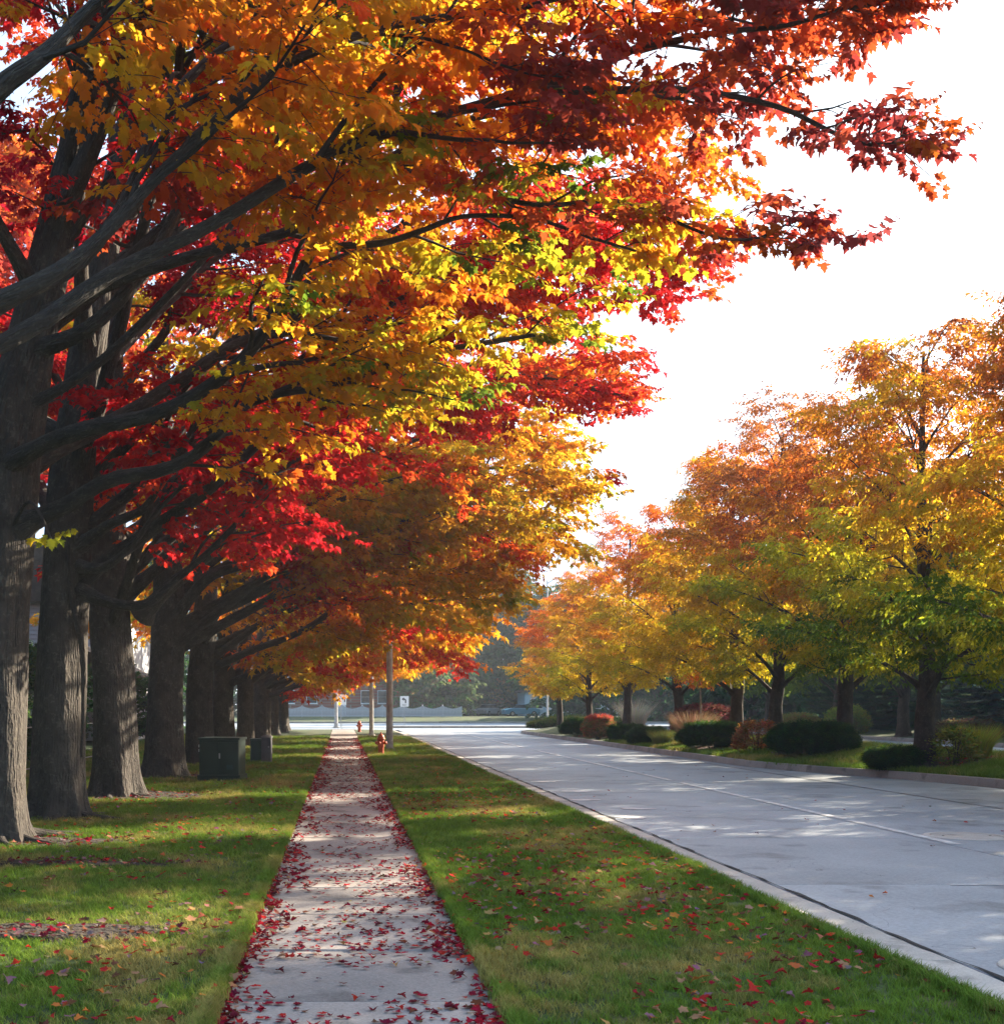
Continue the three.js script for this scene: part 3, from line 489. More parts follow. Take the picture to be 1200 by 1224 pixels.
total += maple(1, -4.35, 15.7, 'stout maple with exposed roots and a dark limb arching over the sidewalk', {
  R: 0.34, n: 8, h0: 4.6, col: colGold, solo: true, soloX: -3.0, cull: bareIn(-2.4, -0.2, 0.12, 8.2), dens: 0.62, reach: 9,
  trunk: [[-6, 1006, 15.7], [2, 700, 15.7], [24, 480, 15.7], [75, 250, 15.6], [130, -40, 15.5]],
  limbs: [
    [[[2, 560, 15.6], [60, 528, 15], [110, 512, 14.5], [200, 490, 13.9], [290, 430, 13.3], [352, 338, 12.9], [420, 212, 12.7], [475, 110, 12.7], [530, -10, 12.6]], 0.12, 0.03, { bare: 0.45, b0: 1.2, b1: 2.0 }],
    [[[432, 192, 12.7], [486, 204, 12.4], [533, 223, 12.1], [588, 235, 11.8], [651, 246, 11.4], [737, 240, 11.1], [800, 262, 10.8], [860, 284, 10.5], [910, 284, 10.3], [955, 258, 10.1]], 0.035, 0.008, { bare: 0.25, perM: 3.2, b0: 0.2, b1: 0.8, twig: 0.4, col: colRust, collar: 0.2 }],
    [[[376, 298, 12.8], [410, 294, 12.6], [459, 290, 12.4], [506, 275, 12.2], [551, 259, 12], [640, 262, 11.8], [710, 285, 11.6], [760, 300, 11.5]], 0.045, 0.01, { bare: 0.35, perM: 3, b0: 0.6, b1: 1.2, collar: 0.2 }],
    [[[25, 628, 15.6], [75, 606, 15.4], [130, 574, 15.1], [200, 560, 14.8], [245, 535, 14.6], [300, 480, 14.3], [400, 460, 14.1], [500, 425, 14], [640, 400, 13.8]], 0.12, 0.02, { bare: 0.36, col: colGold }],
    [[[10, 640, 15.6], [36, 600, 15], [60, 640, 14.6], [64, 652, 14.4]], 0.03, 0.006, { bare: 0.55, b0: 0.3, b1: 0.2, collar: 0.2 }],
    [[[40, 420, 15.6], [110, 390, 15.2], [180, 310, 15.2], [240, 200, 15.2], [330, 90, 15], [450, 20, 14.8], [600, -20, 14.6]], 0.11, 0.02, { bare: 0.4 }],
    [[[28, 490, 15.6], [110, 440, 15.3], [210, 345, 15], [290, 250, 14.8], [345, 130, 14.6], [380, 0, 14.5]], 0.075, 0.015, { bare: 0.62 }],
    [[[62, 310, 15.6], [150, 190, 15.4], [225, 75, 15.3], [290, -50, 15.2]], 0.08, 0.02, { bare: 0.6 }],
    [[[70, 270, 15.6], [95, 130, 15.2], [160, 30, 15], [215, -70, 14.9]], 0.075, 0.02, { bare: 0.7 }],
    [[[50, 380, 15.6], [130, 340, 15], [250, 300, 14.4], [360, 270, 13.8], [480, 180, 13.4], [620, 130, 13], [760, 150, 12.6]], 0.1, 0.015, { bare: 0.45, col: colRust }],
  ],
});
total += maple(2, -4.3, 19, 'maple with a bark seam and an open wound at its foot', { R: 0.355, n: 12, h0: 3.4, street: [[4.2, 4.7, 8.0, -1.0, 0.11], [4.8, 4.3, 9.4, 1.2, 0.1]], col: colRed, wound: [5.4, 0.5, 0.55],  dens: 0.66, reach: 9.8, trunk: [[70, 980, 19], [74, 760, 19], [84, 600, 19], [120, 330, 18.9], [180, 0, 18.8]],
  limbs: [[[[92, 655, 18.9], [130, 628, 18.6], [175, 605, 18.3], [200, 560, 18.2], [260, 480, 18], [330, 440, 17.8]], 0.1, 0.02, { bare: 0.5 }], [[[90, 676, 18.9], [125, 678, 18.5], [160, 650, 18.3], [188, 612, 18.2], [230, 570, 18]], 0.085, 0.02, { bare: 0.7 }], [[[96, 707, 18.9], [140, 722, 18.6], [175, 722, 18.4], [215, 690, 18.4], [270, 640, 18.3], [340, 560, 18.2], [430, 500, 18]], 0.10, 0.02, { bare: 0.5 }]] });
total += maple(3, -4.25, 23.6, 'broad based maple in a ring of bare soil', { R: 0.385, n: 10, h0: 3.0, street: [[3.8, 4.9, 7.2, -1.6, 0.12], [4.2, 5.0, 8.0, 0.8, 0.11]], col: colRed, dens: 0.66, reach: 9.8, bare: 0.2, limbs: [[[[170, 735, 23.6], [205, 700, 23.2], [240, 672, 22.8], [290, 615, 22.4], [330, 545, 22], [400, 480, 21.8], [520, 440, 21.5]], 0.16, 0.02, { bare: 0.4 }]] });
total += maple(4, -4.25, 30, 'maple with a dark root spreading beside the bare soil', { R: 0.36, n: 9, h0: 2.7, street: [[3.1, 5.2, 6.8, -1.6, 0.12], [3.6, 5.2, 6.2, 1.0, 0.11], [4.4, 4.8, 8.4, 2.5, 0.1]], droop: 0.35, col: colMix, dens: 0.42, bare: 0.18, shoot: 1.2, reach: 9.8, limbs: [[[[205, 745, 30], [250, 690, 29.4], [300, 672, 29], [350, 640, 28.4], [420, 590, 28], [520, 560, 27.6]], 0.17, 0.02, { bare: 0.4 }]] });
total += maple(5, -4.2, 37, 'maple standing right behind the large green utility cabinet', { R: 0.34, n: 9, h0: 2.5, street: [[3.0, 5.2, 6.4, -1.6, 0.12], [3.4, 5.0, 5.5, 1.2, 0.11], [4.4, 4.5, 8.0, 2.5, 0.1]], droop: 0.6, col: colMix2, dens: 0.34, bare: 0.22, shoot: 1.35, reach: 9.8 });
{ const t2 = scene.children.find((o) => o.userData.label === 'maple with a bark seam and an open wound at its foot'); part('bark_seam', tube(smoothPath([[82, 630, 18.68], [84, 690, 18.66], [90, 735, 18.66], [98, 772, 18.70], [100, 830, 18.72], [98, 905, 18.70]].map(([x, y, d]) => at(x, y, d).sub(t2.position)), 40), Array.from({ length: 41 }, (_, i) => 0.018 + 0.022 * Math.sin(Math.PI * i / 40) + 0.006 * noise(i * 0.6, 3)), 8), barkMat, t2); }
const far1 = [44.5, 52, 59.5, 67, 74.5, 82, 89.5];
far1.forEach((D, k) => { total += maple(6 + k, -4.2 + (k % 3) * 0.15, D, k < 3 ? ['maple just before the pair of utility pedestals', 'maple beside the grey and green pedestals, second past the cabinet', 'maple with a gold and orange crown behind the pedestals'][k] : 'slim trunked maple at the far end of the row by the cross street', { R: 0.34, n: 6, h0: 2.1, street: [[2.7, 5.3, 6.0, -1.8, 0.12], [3.0, 4.8, 4.6, 1.4, 0.11], [4.0, 4.6, 7.6, 3, 0.1]], col: [colMix, colFar, colMix2, colFar][k % 4], dens: 0.30, bare: 0.14, twigD: 0.7, shoot: 1.8, droop: 1, twigGeo: false, reach: 9.6 - 0.1 * k }); });
console.log('maple shoots', total);

// centre-strip trees: oval crowns
const ashOpt = { bare: 0.16, perM: 3.3, b0: 0.55, b1: 1.2, tipElev: 0.45, twigPerM: 5.6, twig: 0.5, shootPerM: 4.6, shoot: 1.1, sides: 7, twigGeo: false };
function oval(seed, H, W, fork) {
  const r = rng(seed), path = [V(0, -0.1, 0), V(0.05, fork * 0.6, 0), V((r() - 0.5) * 0.2, fork, (r() - 0.5) * 0.2), V((r() - 0.5) * 0.5, H * 0.55, (r() - 0.5) * 0.5), V((r() - 0.5) * 0.5, H * 0.96, (r() - 0.5) * 0.5)];
  const curve = new THREE.CatmullRomCurve3(path, false, 'centripetal'), limbs = [], shoots = [], n = 24;
  for (let k = 0; k < n; k++) {
    const t = k / (n - 1), h = mix(fork * 0.75, H * 0.93, Math.pow(t, 1.1)); let u = 0; for (let s = 0; s <= 50; s++) if (curve.getPoint(s / 50).y <= h) u = s / 50;
    const az = k * 2.4 + r() * 0.6, len = W * (t < 0.3 ? mix(1.12, 1.2, t / 0.3) : mix(1.2, 0.36, (t - 0.3) / 0.7)) * (0.85 + 0.35 * r()), e0 = mix(0.75, 1.15, t), e1 = mix(0.12, 0.9, t);
    const pts = grow(r, curve.getPoint(u), az, len, (s) => mix(e0, e1, s), 0.18, 0.4), d = dress(r, pts, mix(0.085, 0.03, t), 0.01, ashOpt);
    limbs.push(d.geo); shoots.push(...d.shoots);
  }
  return { trunk: trunkGeo(path, [0.25, 0.21, 0.2, 0.1, 0.02], seed % 13, false), limbs, shoots };
}
const ovals = [oval(501, 11.2, 3.8, 2.3), oval(502, 10.6, 3.7, 2.5), oval(503, 11.8, 3.6, 2.4)];
console.log('oval shoots', ovals.map((o) => o.shoots.length).join());
const yel = [0.60, 0.45, 0.02], ylg = [0.42, 0.40, 0.02], palOval = [C.green, C.lime, ylg, ylg, yel, yel, C.gold, yel, C.amber, C.amber, C.brown, C.orange, C.brown], palOvalFar = [C.lime, ylg, yel, yel, C.gold, yel, C.gold, C.amber, C.gold, C.amber, C.orange];
function ovalTree(k, X, y, D, label, scale, turn, shift, group, pal = palOval, thin = 1) {
  const v = ovals[k], root = thing('shade_tree', label, 'tree', [X, y, -D], turn, group); root.scale.setScalar(scale);
  part('trunk', v.trunk, barkDark, root); v.limbs.forEach((g) => part('limb', g, barkDark, root));
  const r = rng(7000 + Math.round(D * 13 + X)), f = 0.5;
  const list = []; v.shoots.forEach((s) => { if (r() > thin) return; const q = s.p, t = q.y / 11.5 * 1.3 - 0.23 + shift + (noise(q.x * f + D, q.y * f, q.z * f + X) - 0.5) * 0.75 + (noise(q.x * 1.6, q.y * 1.6 + D, q.z * 1.6) - 0.5) * 0.35 + (r() - 0.5) * 0.2, c = pickFrom(pal, t), b = 0.8 + 0.4 * r(); list.push({ ...s, s: s.s * (thin < 1 ? 2.1 : 1), c: c.map((a) => a * b) }); });
  addCrown(root, list, ashSprigs, leafMat);
  return root;
}
const cs = 'shade trees along the centre strip';
[[15.3, 11, 'shade tree of the centre strip outside the frame, casting shade on the lawn', 1.0, -0.05], [15.2, 18, 'shade tree of the centre strip outside the frame, second in the row', 0.95, -0.05], [15.2, 25, 'tall green and rust shade tree overhanging the right edge', 0.97, -0.04], [15.0, 32.4, 'forked shade tree in the reddish mulch beside the yellow ornamental grass', 1.0, -0.06], [15.7, 39.3, 'green and gold shade tree at the end of the large clipped yew', 1.0, 0.04], [15.4, 44.5, 'shade tree with spreading low limbs behind the red barberry', 0.98, 0.12], [15.4, 49, 'orange topped shade tree beside the white roadside sign', 1.04, 0.18], [15.4, 57.5, 'golden shade tree behind the tan grasses', 0.98, 0.19], [15.2, 67, 'golden shade tree with a dark straight trunk and mulch mound', 0.94, 0.2], [15.0, 76, 'amber shade tree behind the red topped shrub', 0.88, 0.18], [14.9, 86, 'orange shade tree at the far tip of the centre strip', 0.84, 0.34]].forEach(([X, D, label, s, sh], i) => ovalTree(i % 3, X, medianY(X, D) - 0.05, D, label, s, i * 1.7, D > 46 && D < 80 ? sh - 0.04 : sh, cs, D > 46 ? palOvalFar : palOval));
// trees on the opposite verge
[[32, 14], [31.5, 23], [32.5, 32], [32, 41], [31, 50], [30.6, 68.5], [33.2, 70.5], [32.4, 82], [31.6, 93]].forEach(([X, D], i) => ovalTree((i + 1) % 3, X, farVergeY(X) - 0.05, D, D < 60 ? 'tall shade tree on the far verge outside the frame' : ['', '', '', '', '', 'pale trunked tree on the far verge behind the first shade tree', 'pale trunked tree on the far verge beside the blue spruce', 'tree on the far verge beyond the yellow shrubs', 'last tree on the far verge before the cross street'][i], 1.25, i * 2.1, 0, 'shade trees on the far verge', [C.green, C.green, C.lime, C.gold, C.lime, C.amber], D < 60 ? 0.34 : 0.25));

// spruces
function spruce(X, D, y, H, W, tint, label) {
  const r = rng(Math.round(X * 31 + D * 7)), root = thing('spruce_tree', label, 'tree', [X, y, -D], r() * 6, 'spruces on the far verge');
  part('trunk', tube([V(0, -0.1, 0), V(0, H * 0.5, 0), V(0, H, 0)], [0.2, 0.13, 0.02], 8), barkDark, root);
  const list = [];
  const br = [];
  for (let h = 0.35; h < H * 0.97; h += 0.42) { const R = W * Math.pow(1 - h / H, 0.85), n = Math.max(5, Math.round(R * 4.2)); for (let k = 0; k < n; k++) { const a = k / n * 6.283 + r() * 0.7 + h * 3, L = R * (0.75 + 0.4 * r()); br.push(tube([V(0, h, 0), V(Math.sin(a) * L, h - 0.22 * L, Math.cos(a) * L)], [0.025, 0.006], 3, { cap: false })); for (let s = 0.35; s < L; s += 0.55) { const f = s / L; for (const sd of [-1, 0, 1]) list.push({ p: V(Math.sin(a) * s, h - 0.25 * s + 0.12 * f * f * L, Math.cos(a) * s), yaw: a + sd * 0.8 + (r() - 0.5) * 0.4, pitch: 0.25 - 0.4 * f + (r() - 0.5) * 0.3, roll: (r() - 0.5) * 0.5, s: 1.5 + 0.7 * r(), c: tint.map((c) => c * (0.7 + 0.6 * r())) }); } } }
  part('boughs', mergeGeometries(br), barkDark, root).userData.kind = 'stuff';
  const g = new THREE.Group(); g.name = 'crown'; root.add(g); instances('needles', spruceSpray, leafMat, list, g);
}
const blue = [0.075, 0.12, 0.115], dk = [0.035, 0.075, 0.045];
[[37.5, 72, 10, 3.4, blue, 'bluish spruce with a broad skirt right of the pale trunks'], [35, 79, 12, 3.6, dk, 'dark green spruce behind the pale trunks'], [40, 82, 12, 3.6, dk, 'dark spruce filling the gap between the pale trunks'], [36.5, 88, 11, 3.5, dk, 'deep green spruce farthest from the road'], [41.5, 66, 12, 3.8, dk, 'tall dark spruce beside the bluish one'], [39, 94, 12, 3.5, dk, 'distant dark spruce at the street corner'], [36, 60, 13, 3.8, dk, 'tall spruce at the right, mostly hidden by shade trees'], [37, 46, 15, 4.2, dk, 'tall spruce outside the frame, shading the road']].forEach(([X, D, H, W, c, l]) => spruce(X, D, farVergeY(X), H, W, c, l));

// large leafy trees of the background, crowns from lobes of leafy shoots
function bigTree(X, D, y, H, W, tints, label, group, sc = 1, low = 0.16, dens = 1) {
  const r = rng(Math.round(X * 13 + D * 29 + 500)), root = thing('broadleaf_tree', label, 'tree', [X, y, -D], 0, group), geos = [], list = [];
  part('trunk', trunkGeo([V(0, -0.2, 0), V(0.1, H * 0.15, 0), V(0, H * 0.3, 0.1), V(0.2, H * 0.6, 0), V(0, H * 0.85, 0)], [0.4, 0.34, 0.3, 0.2, 0.05], Math.floor(r() * 9), false), barkDark, root);
  const lobes = 26;
  for (let k = 0; k < lobes; k++) {
    const t = (k + r()) / lobes, h = mix(H * (low + 0.06), H * 0.92, t), R = W * Math.sin(Math.PI * (0.22 + 0.74 * t)) * (0.55 + 0.5 * r()), a = k * 2.4 + r(), c = V(Math.cos(a) * R, h, Math.sin(a) * R), q = W * (0.28 + 0.2 * r());
    geos.push(tube([V(0, Math.max(0.5, h - R * 0.6), 0), c.clone().multiply(V(0.5, 1, 0.5)).add(V(0, -R * 0.15, 0)), c], [0.1, 0.06, 0.02], 4));
    const tone = tints[Math.floor(r() * tints.length)], n = Math.round(95 * dens * (q / 2) ** 2 / (sc * sc));
    for (let m = 0; m < n; m++) { const d = V(r() * 2 - 1, r() * 2 - 1, r() * 2 - 1); if (d.length() > 1) { m--; continue; } const len = Math.pow(d.length(), 0.4); d.normalize().multiplyScalar(q * len * (0.75 + 0.5 * noise(d.x * 2 + k, d.y * 2, d.z * 2))); d.y *= 0.75; list.push({ p: c.clone().add(d), yaw: r() * 6.3, pitch: (r() - 0.3) * 0.9, roll: (r() - 0.5), s: sc * (0.7 + 0.6 * r()), c: tone.map((v) => v * (0.7 + 0.6 * r())) }); }
  }
  const lm = part('limbs', mergeGeometries(geos), barkDark, root); lm.name = 'limb'; 
  const g = new THREE.Group(); g.name = 'crown'; root.add(g); instances('leaves', bigSprig, leafMat, list, g);
}
const dg = [[0.04, 0.09, 0.03], [0.055, 0.115, 0.035], [0.035, 0.08, 0.038]], og = [[0.10, 0.12, 0.03], [0.07, 0.10, 0.03], [0.16, 0.15, 0.03]];
const bt = 'large trees beyond the cross street';
[[15, 172, 19, 8, dg, 'dark green rounded tree behind the white fence end'], [22, 182, 23, 9, [...dg, ...og], 'tall olive green tree rising above the other distant trees'], [30, 176, 18, 8, dg, 'dark tree beside the low pale building'], [4, 186, 15, 8, dg, 'dark tree rising behind the brick house'], [-14, 178, 15, 8, dg, 'dark tree at the far left of the brick house'], [40, 185, 15, 8, dg, 'dark green tree behind the centre strip'], [50, 178, 14, 8, og, 'olive tree glimpsed between the shade trunks'], [60, 186, 15, 9, dg, 'dark distant tree beyond the spruces'], [-30, 180, 15, 9, dg, 'distant tree hidden behind the maple trunks'], [11, 158, 10, 5, [[0.10, 0.14, 0.06], [0.14, 0.17, 0.08]], 'pale green smaller tree in front of the dark ones'], [72, 180, 15, 9, dg, 'distant dark tree at the right'], [28, 144, 15, 6, dg, 'dark round tree across the cross street behind the far shade trees'], [37, 146, 15, 6, dg, 'dark tree across the street, right of the pale building'], [34, 104, 13, 5, dg, 'dark tree at the corner behind the centre strip'], [42, 108, 13, 5.5, dg, 'second dark tree at the corner behind the centre strip'], [57, 124, 14, 6, [...dg, ...og], 'tree along the cross street behind the shade trees'], [68, 134, 14, 7, dg, 'tree far along the cross street'], [50, 148, 14, 7, dg, 'dark tree across the cross street behind the shade trees'], [26.5, 196, 22, 7, [[0.30, 0.05, 0.05], [0.36, 0.09, 0.06]], 'pinkish red tree top above the distant green trees']].forEach(([X, D, H, W, t, l]) => bigTree(X, D, far(D), H, W, t, l, bt, 2.1, -0.04, 1.4));
const lt = 'trees behind the maples';
bigTree(-10.5, 37, lawnY(-10.5, 37), 19, 5.5, [[0.5, 0.05, 0.03], [0.6, 0.16, 0.03], [0.55, 0.09, 0.03]], 'tall red and orange tree standing behind the row of maples', lt, 1.0, 0.42, 1.2);
[[-13, 14, 13, 5.5, dg, 'dark leafy tree left of the stout maple'], [-14, 24, 13, 5.5, dg, 'dark leafy tree behind the stout maple'], [-17, 36, 11, 5, dg, 'dark tree shading the white house'], [-15.5, 72, 11, 5, [...dg, ...og], 'green tree beyond the white house'], [-22, 50, 13, 6, dg, 'tall dark tree over the white house roof'], [-19, 17, 11, 5, dg, 'dark tree at the back of the lawn'], [-16, 88, 12, 6, dg, 'green tree at the far corner of the lawn'], [-20, 26, 16, 6, dg, 'tall dark tree behind the fence at the back of the lawn'], [-12.5, 19.5, 14, 5, dg, 'dark leafy tree between the two nearest trunks'], [-25, 28, 14, 6, [...dg, ...og], 'tall tree farthest back behind the lawn']].forEach(([X, D, H, W, t, l]) => bigTree(X, D, lawnY(X, D), H, W, t, l, lt, 1.35, 0.02, 1.2));

// ------------------------------------------------------------------ shrubs
function shrub(name, X, D, w, h, d, tints, sprig, n, label, group, y, o = {}) {
  const r = rng(Math.round(X * 71 + D * 37)), root = thing(name, label, 'shrub', [X, y, -D], o.turn ?? 0, group), list = [], st = [];
  for (let k = 0; k < 9; k++) { const a = r() * 6.3, q = 0.15 + 0.55 * r(); st.push(tube([V(Math.cos(a) * 0.08, -0.03, Math.sin(a) * 0.08), V(Math.cos(a) * w * 0.25 * q, h * 0.4, Math.sin(a) * d * 0.25 * q), V(Math.cos(a) * w * 0.5 * q, h * (0.9 - 0.3 * q), Math.sin(a) * d * 0.5 * q)], [0.018, 0.013, 0.005], 5)); }
  part('stems', mergeGeometries(st), barkDark, root).userData.kind = 'stuff';
  for (let k = 0; k < n; k++) {
    const uy = mix(-0.72, 1, r()), a = r() * 2 * Math.PI, ur = Math.sqrt(1 - uy * uy), pw = o.square ?? 2.2, ca = Math.cos(a), sa = Math.sin(a), sup = Math.pow(Math.pow(Math.abs(ca), pw) + Math.pow(Math.abs(sa), pw), -1 / pw), top = uy > 0.5;
    const dep = 1 - 0.4 * r() * r(), lump = 0.72 + 0.5 * noise(ca * ur * 1.9 + X, uy * 1.9, sa * ur * 1.9 + D) + 0.12 * (noise(ca * ur * 5 + X, uy * 5, sa * ur * 5) - 0.5), rr = Math.pow(ur, 0.8) * sup * dep * lump;
    const x = ca * rr * w / 2, z = sa * rr * d / 2, Y = h * (0.46 + 0.54 * Math.sign(uy) * Math.pow(Math.abs(uy), 0.9) * dep * (0.6 + 0.4 * lump));
    const tn = (o.topTint && Y > h * (0.72 + 0.2 * r())) ? o.topTint : tints[Math.floor(r() * tints.length)];
    list.push({ p: V(x, Math.max(0.03, Y), z), yaw: Math.atan2(x, z) + (r() - 0.5) * 1.4, pitch: -0.2 - 0.9 * r() * (top ? 1 : 0.5), roll: (r() - 0.5), s: (o.s ?? 1) * (0.75 + 0.5 * r()), c: tn.map((c) => c * (0.65 + 0.7 * r())) });
  }
  const g = new THREE.Group(); g.name = 'foliage'; root.add(g); instances('leaves', sprig, leafMat, list, g);
}
const yw = [[0.035, 0.075, 0.018], [0.055, 0.11, 0.022], [0.028, 0.06, 0.02]], gy = 'shrubs of the centre strip';
const my = medianY;
shrub('clipped_yew', 14.1, 37.6, 2.3, 0.95, 1.5, yw, yewSprig, 3000, 'large dark clipped yew beside the green and gold tree', gy, my(14.1, 37.6));
shrub('low_juniper', 14.35, 32.6, 1.5, 0.5, 1.1, yw, yewSprig, 1300, 'low dark juniper at the foot of the forked tree', gy, my(14.35, 32.6), { square: 2 });
shrub('clipped_yew', 13.55, 46, 2.3, 0.9, 1.5, yw, yewSprig, 2600, 'flat topped clipped yew between the tan grasses and the red barberry', gy, my(13.55, 46));
shrub('barberry', 13.75, 41.6, 1.3, 0.95, 1.0, [[0.36, 0.13, 0.05], [0.26, 0.07, 0.03], [0.40, 0.2, 0.07], [0.16, 0.14, 0.04]], shrubSprig, 620, 'loose red barberry between the two clipped yews', gy, my(14, 41.3), { s: 1.3, square: 2 });
shrub('clipped_yew', 13.0, 53.5, 1.6, 0.7, 1.2, yw, yewSprig, 1500, 'small round yew right of the mulch mound', gy, my(13, 53.5));
shrub('clipped_yew', 13.3, 58.5, 1.6, 0.7, 1.2, yw, yewSprig, 1400, 'small yew left of the dark straight trunk', gy, my(13.3, 58.5));
shrub('red_shrub', 12.95, 63.5, 1.35, 1.15, 1.2, [[0.34, 0.12, 0.05], [0.3, 0.18, 0.06], [0.14, 0.15, 0.04]], shrubSprig, 1800, 'rounded shrub with a bright red top', gy, my(12.95, 63.5), { s: 1.3, topTint: [0.42, 0.09, 0.06] });
shrub('clipped_yew', 12.95, 69.5, 1.7, 0.9, 1.2, yw, yewSprig, 1400, 'dark yew left of the red topped shrub', gy, my(13, 69.5));
shrub('leafy_shrub', 15.55, 31.9, 0.9, 0.9, 0.8, [[0.10, 0.14, 0.03], [0.2, 0.2, 0.04]], shrubSprig, 160, 'thin leafy shrub beside the forked trunk', gy, my(15.5, 31.9), { s: 1.6 });
shrub('dark_shrub', 15.7, 54.5, 2.4, 1.4, 2.0, [[0.14, 0.035, 0.04], [0.10, 0.04, 0.03]], shrubSprig, 3000, 'dark purple rounded shrub behind the flat topped yew', gy, my(15.7, 54.5), { s: 1.5 });
shrub('dark_shrub', 16.9, 58.5, 2.4, 1.4, 2.0, [[0.14, 0.035, 0.04], [0.10, 0.04, 0.03]], shrubSprig, 2600, 'dark purple shrub next to the thin sapling', gy, my(16.9, 58.5), { s: 1.5 });
const gv = 'shrubs on the far verge';
shrub('yellow_shrub', 29.9 + 0.6, 76, 2.0, 1.6, 2, [[0.30, 0.32, 0.05], [0.2, 0.26, 0.05]], shrubSprig, 2400, 'rounded yellow green shrub on the far verge', gv, farVergeY(30.5), { s: 1.8 });
shrub('yellow_shrub', 30.2, 83, 2.2, 1.1, 2, [[0.36, 0.28, 0.07], [0.3, 0.32, 0.08]], shrubSprig, 1800, 'low straw yellow shrub beside the rounded one', gv, farVergeY(30.2), { s: 1.8 });
shrub('hedge_shrub', 31, 62, 3.2, 0.9, 1.5, [[0.07, 0.04, 0.03], [0.09, 0.08, 0.04]], shrubSprig, 2000, 'low brownish shrub at the foot of the blue spruce', gv, farVergeY(31), { s: 1.8 });
shrub('corner_hedge', 17.8, 92, 8, 0.8, 2, [[0.07, 0.11, 0.03], [0.2, 0.2, 0.05]], shrubSprig, 5000, 'low loose hedge at the tip of the centre strip', gy, 0.1, { s: 1.8 });
const gl = 'shrubs behind the maples';
[[-9.2, 33, 3.4, 3.0], [-10.5, 41, 4, 3.4], [-8.8, 25.5, 2.6, 2.2], [-9.8, 52, 4, 2.8]].forEach(([X, D, w, h], i) => shrub('tall_shrub', X, D, w, h, 3, dg, bigSprig, 700, ['dark green tall shrub between the trunks', 'broad dark shrub below the white house gable', 'dark shrub just behind the seamed maple', 'green shrub farther along behind the maples'][i], gl, lawnY(X, D), { s: 0.7, square: 2 }));

// ornamental grasses: blades as one mass each
function plume(X, D, w, h, tint, n, label, y) {
  const r = rng(Math.round(X * 17 + D)), root = thing('ornamental_grass', label, 'grass clump', [X, y, -D], 0, 'ornamental grasses of the centre strip'), p = [], ix = [], c = [];
  for (let k = 0; k < n; k++) { const a = r() * 6.283, q = Math.sqrt(r()), b = r() * 6.283, L = h * (0.65 + 0.45 * r()), lean = 0.5 * q + 0.15 * r(), bw = 0.006 + 0.006 * r(), x0 = Math.cos(a) * q * w * 0.3, z0 = Math.sin(a) * q * w * 0.3, t = tint[Math.floor(r() * tint.length)].map((v) => v * (0.7 + 0.6 * r())), o = p.length / 3; for (const f of [0, 0.5, 1]) { const x = x0 + Math.cos(a) * lean * L * f * f, z = z0 + Math.sin(a) * lean * L * f * f, yy = L * f * (1 - 0.22 * lean * f), ww = bw * (1 - f * 0.9); p.push(x + Math.cos(b) * ww, yy, z + Math.sin(b) * ww, x - Math.cos(b) * ww, yy, z - Math.sin(b) * ww); c.push(...t, ...t); } ix.push(o, o + 1, o + 2, o + 2, o + 1, o + 3, o + 2, o + 3, o + 4, o + 4, o + 3, o + 5); }
  part('blades', geoFrom(p, ix, null, c), grassMat, root).userData.kind = 'stuff';
}
plume(16.6, 33, 1.2, 0.95, [[0.36, 0.36, 0.06], [0.26, 0.3, 0.05]], 1500, 'yellow green clump of ornamental grass right of the forked tree', my(16.6, 33));
plume(14.0, 50.2, 1.5, 1.35, [[0.26, 0.16, 0.10], [0.3, 0.2, 0.12]], 1800, 'tan feathery grass left of the flat topped yew', my(14, 50.2));
plume(13.2, 51.8, 1.2, 0.7, [[0.16, 0.2, 0.05], [0.22, 0.22, 0.06]], 1300, 'low green grass clump in front of the tan one', my(13.2, 51.8));
plume(14.6, 41.2, 1.0, 0.8, [[0.2, 0.22, 0.07], [0.3, 0.26, 0.1]], 1100, 'short grass clump tucked behind the barberry', my(14.6, 41.2));
plume(20, 86, 2.0, 2.2, [[0.45, 0.4, 0.3]], 1200, 'pale plumed grass near the tip of the centre strip', 0.1);
{ const r = thing('sapling', 'thin grey sapling in front of the purple shrubs', 'tree', [15.1, my(15.1, 53), -53], 0), q = rng(3); part('trunk', tube([V(0, 0, 0), V(0.03, 1.2, 0), V(-0.02, 3, 0)], [0.05, 0.045, 0.02], 8), barkGrey, r); const l = []; for (let k = 0; k < 70; k++) l.push({ p: V((q() - 0.5) * 1.2, 2.2 + q() * 1.2, (q() - 0.5) * 1.2), yaw: q() * 6, pitch: q() - 0.5, roll: 0, s: 1, c: C.orange }); addCrown(r, l, ashSprigs, leafMat); }

// ------------------------------------------------------------------ street furniture
const redPaint = std({ map: rep(patchTex, 0.4), color: rgb(0.78, 0.115, 0.02), roughness: 0.5 }), galv = std({ map: rep(patchTex, 1.1), color: rgb(0.68, 0.66, 0.63), roughness: 0.5, metalness: 0.1 }), whitePaint = std({ color: rgb(0.78, 0.78, 0.76), roughness: 0.5 }), blackPaint = std({ color: rgb(0.02, 0.02, 0.02), roughness: 0.6 }), green1 = std({ map: rep(patchTex, 1.7), color: rgb(0.014, 0.048, 0.036), roughness: 0.45 }), green2 = std({ map: rep(patchTex, 1.3), color: rgb(0.02, 0.085, 0.08), roughness: 0.45 }), greyBox = std({ map: rep(patchTex, 1.3), color: rgb(0.20, 0.20, 0.22), roughness: 0.6 }), steel = std({ color: rgb(0.45, 0.45, 0.45), metalness: 0.9, roughness: 0.4 });
const lathe = (a, n = 24) => new THREE.LatheGeometry(a.map(([x, y]) => new THREE.Vector2(x, y)), n);
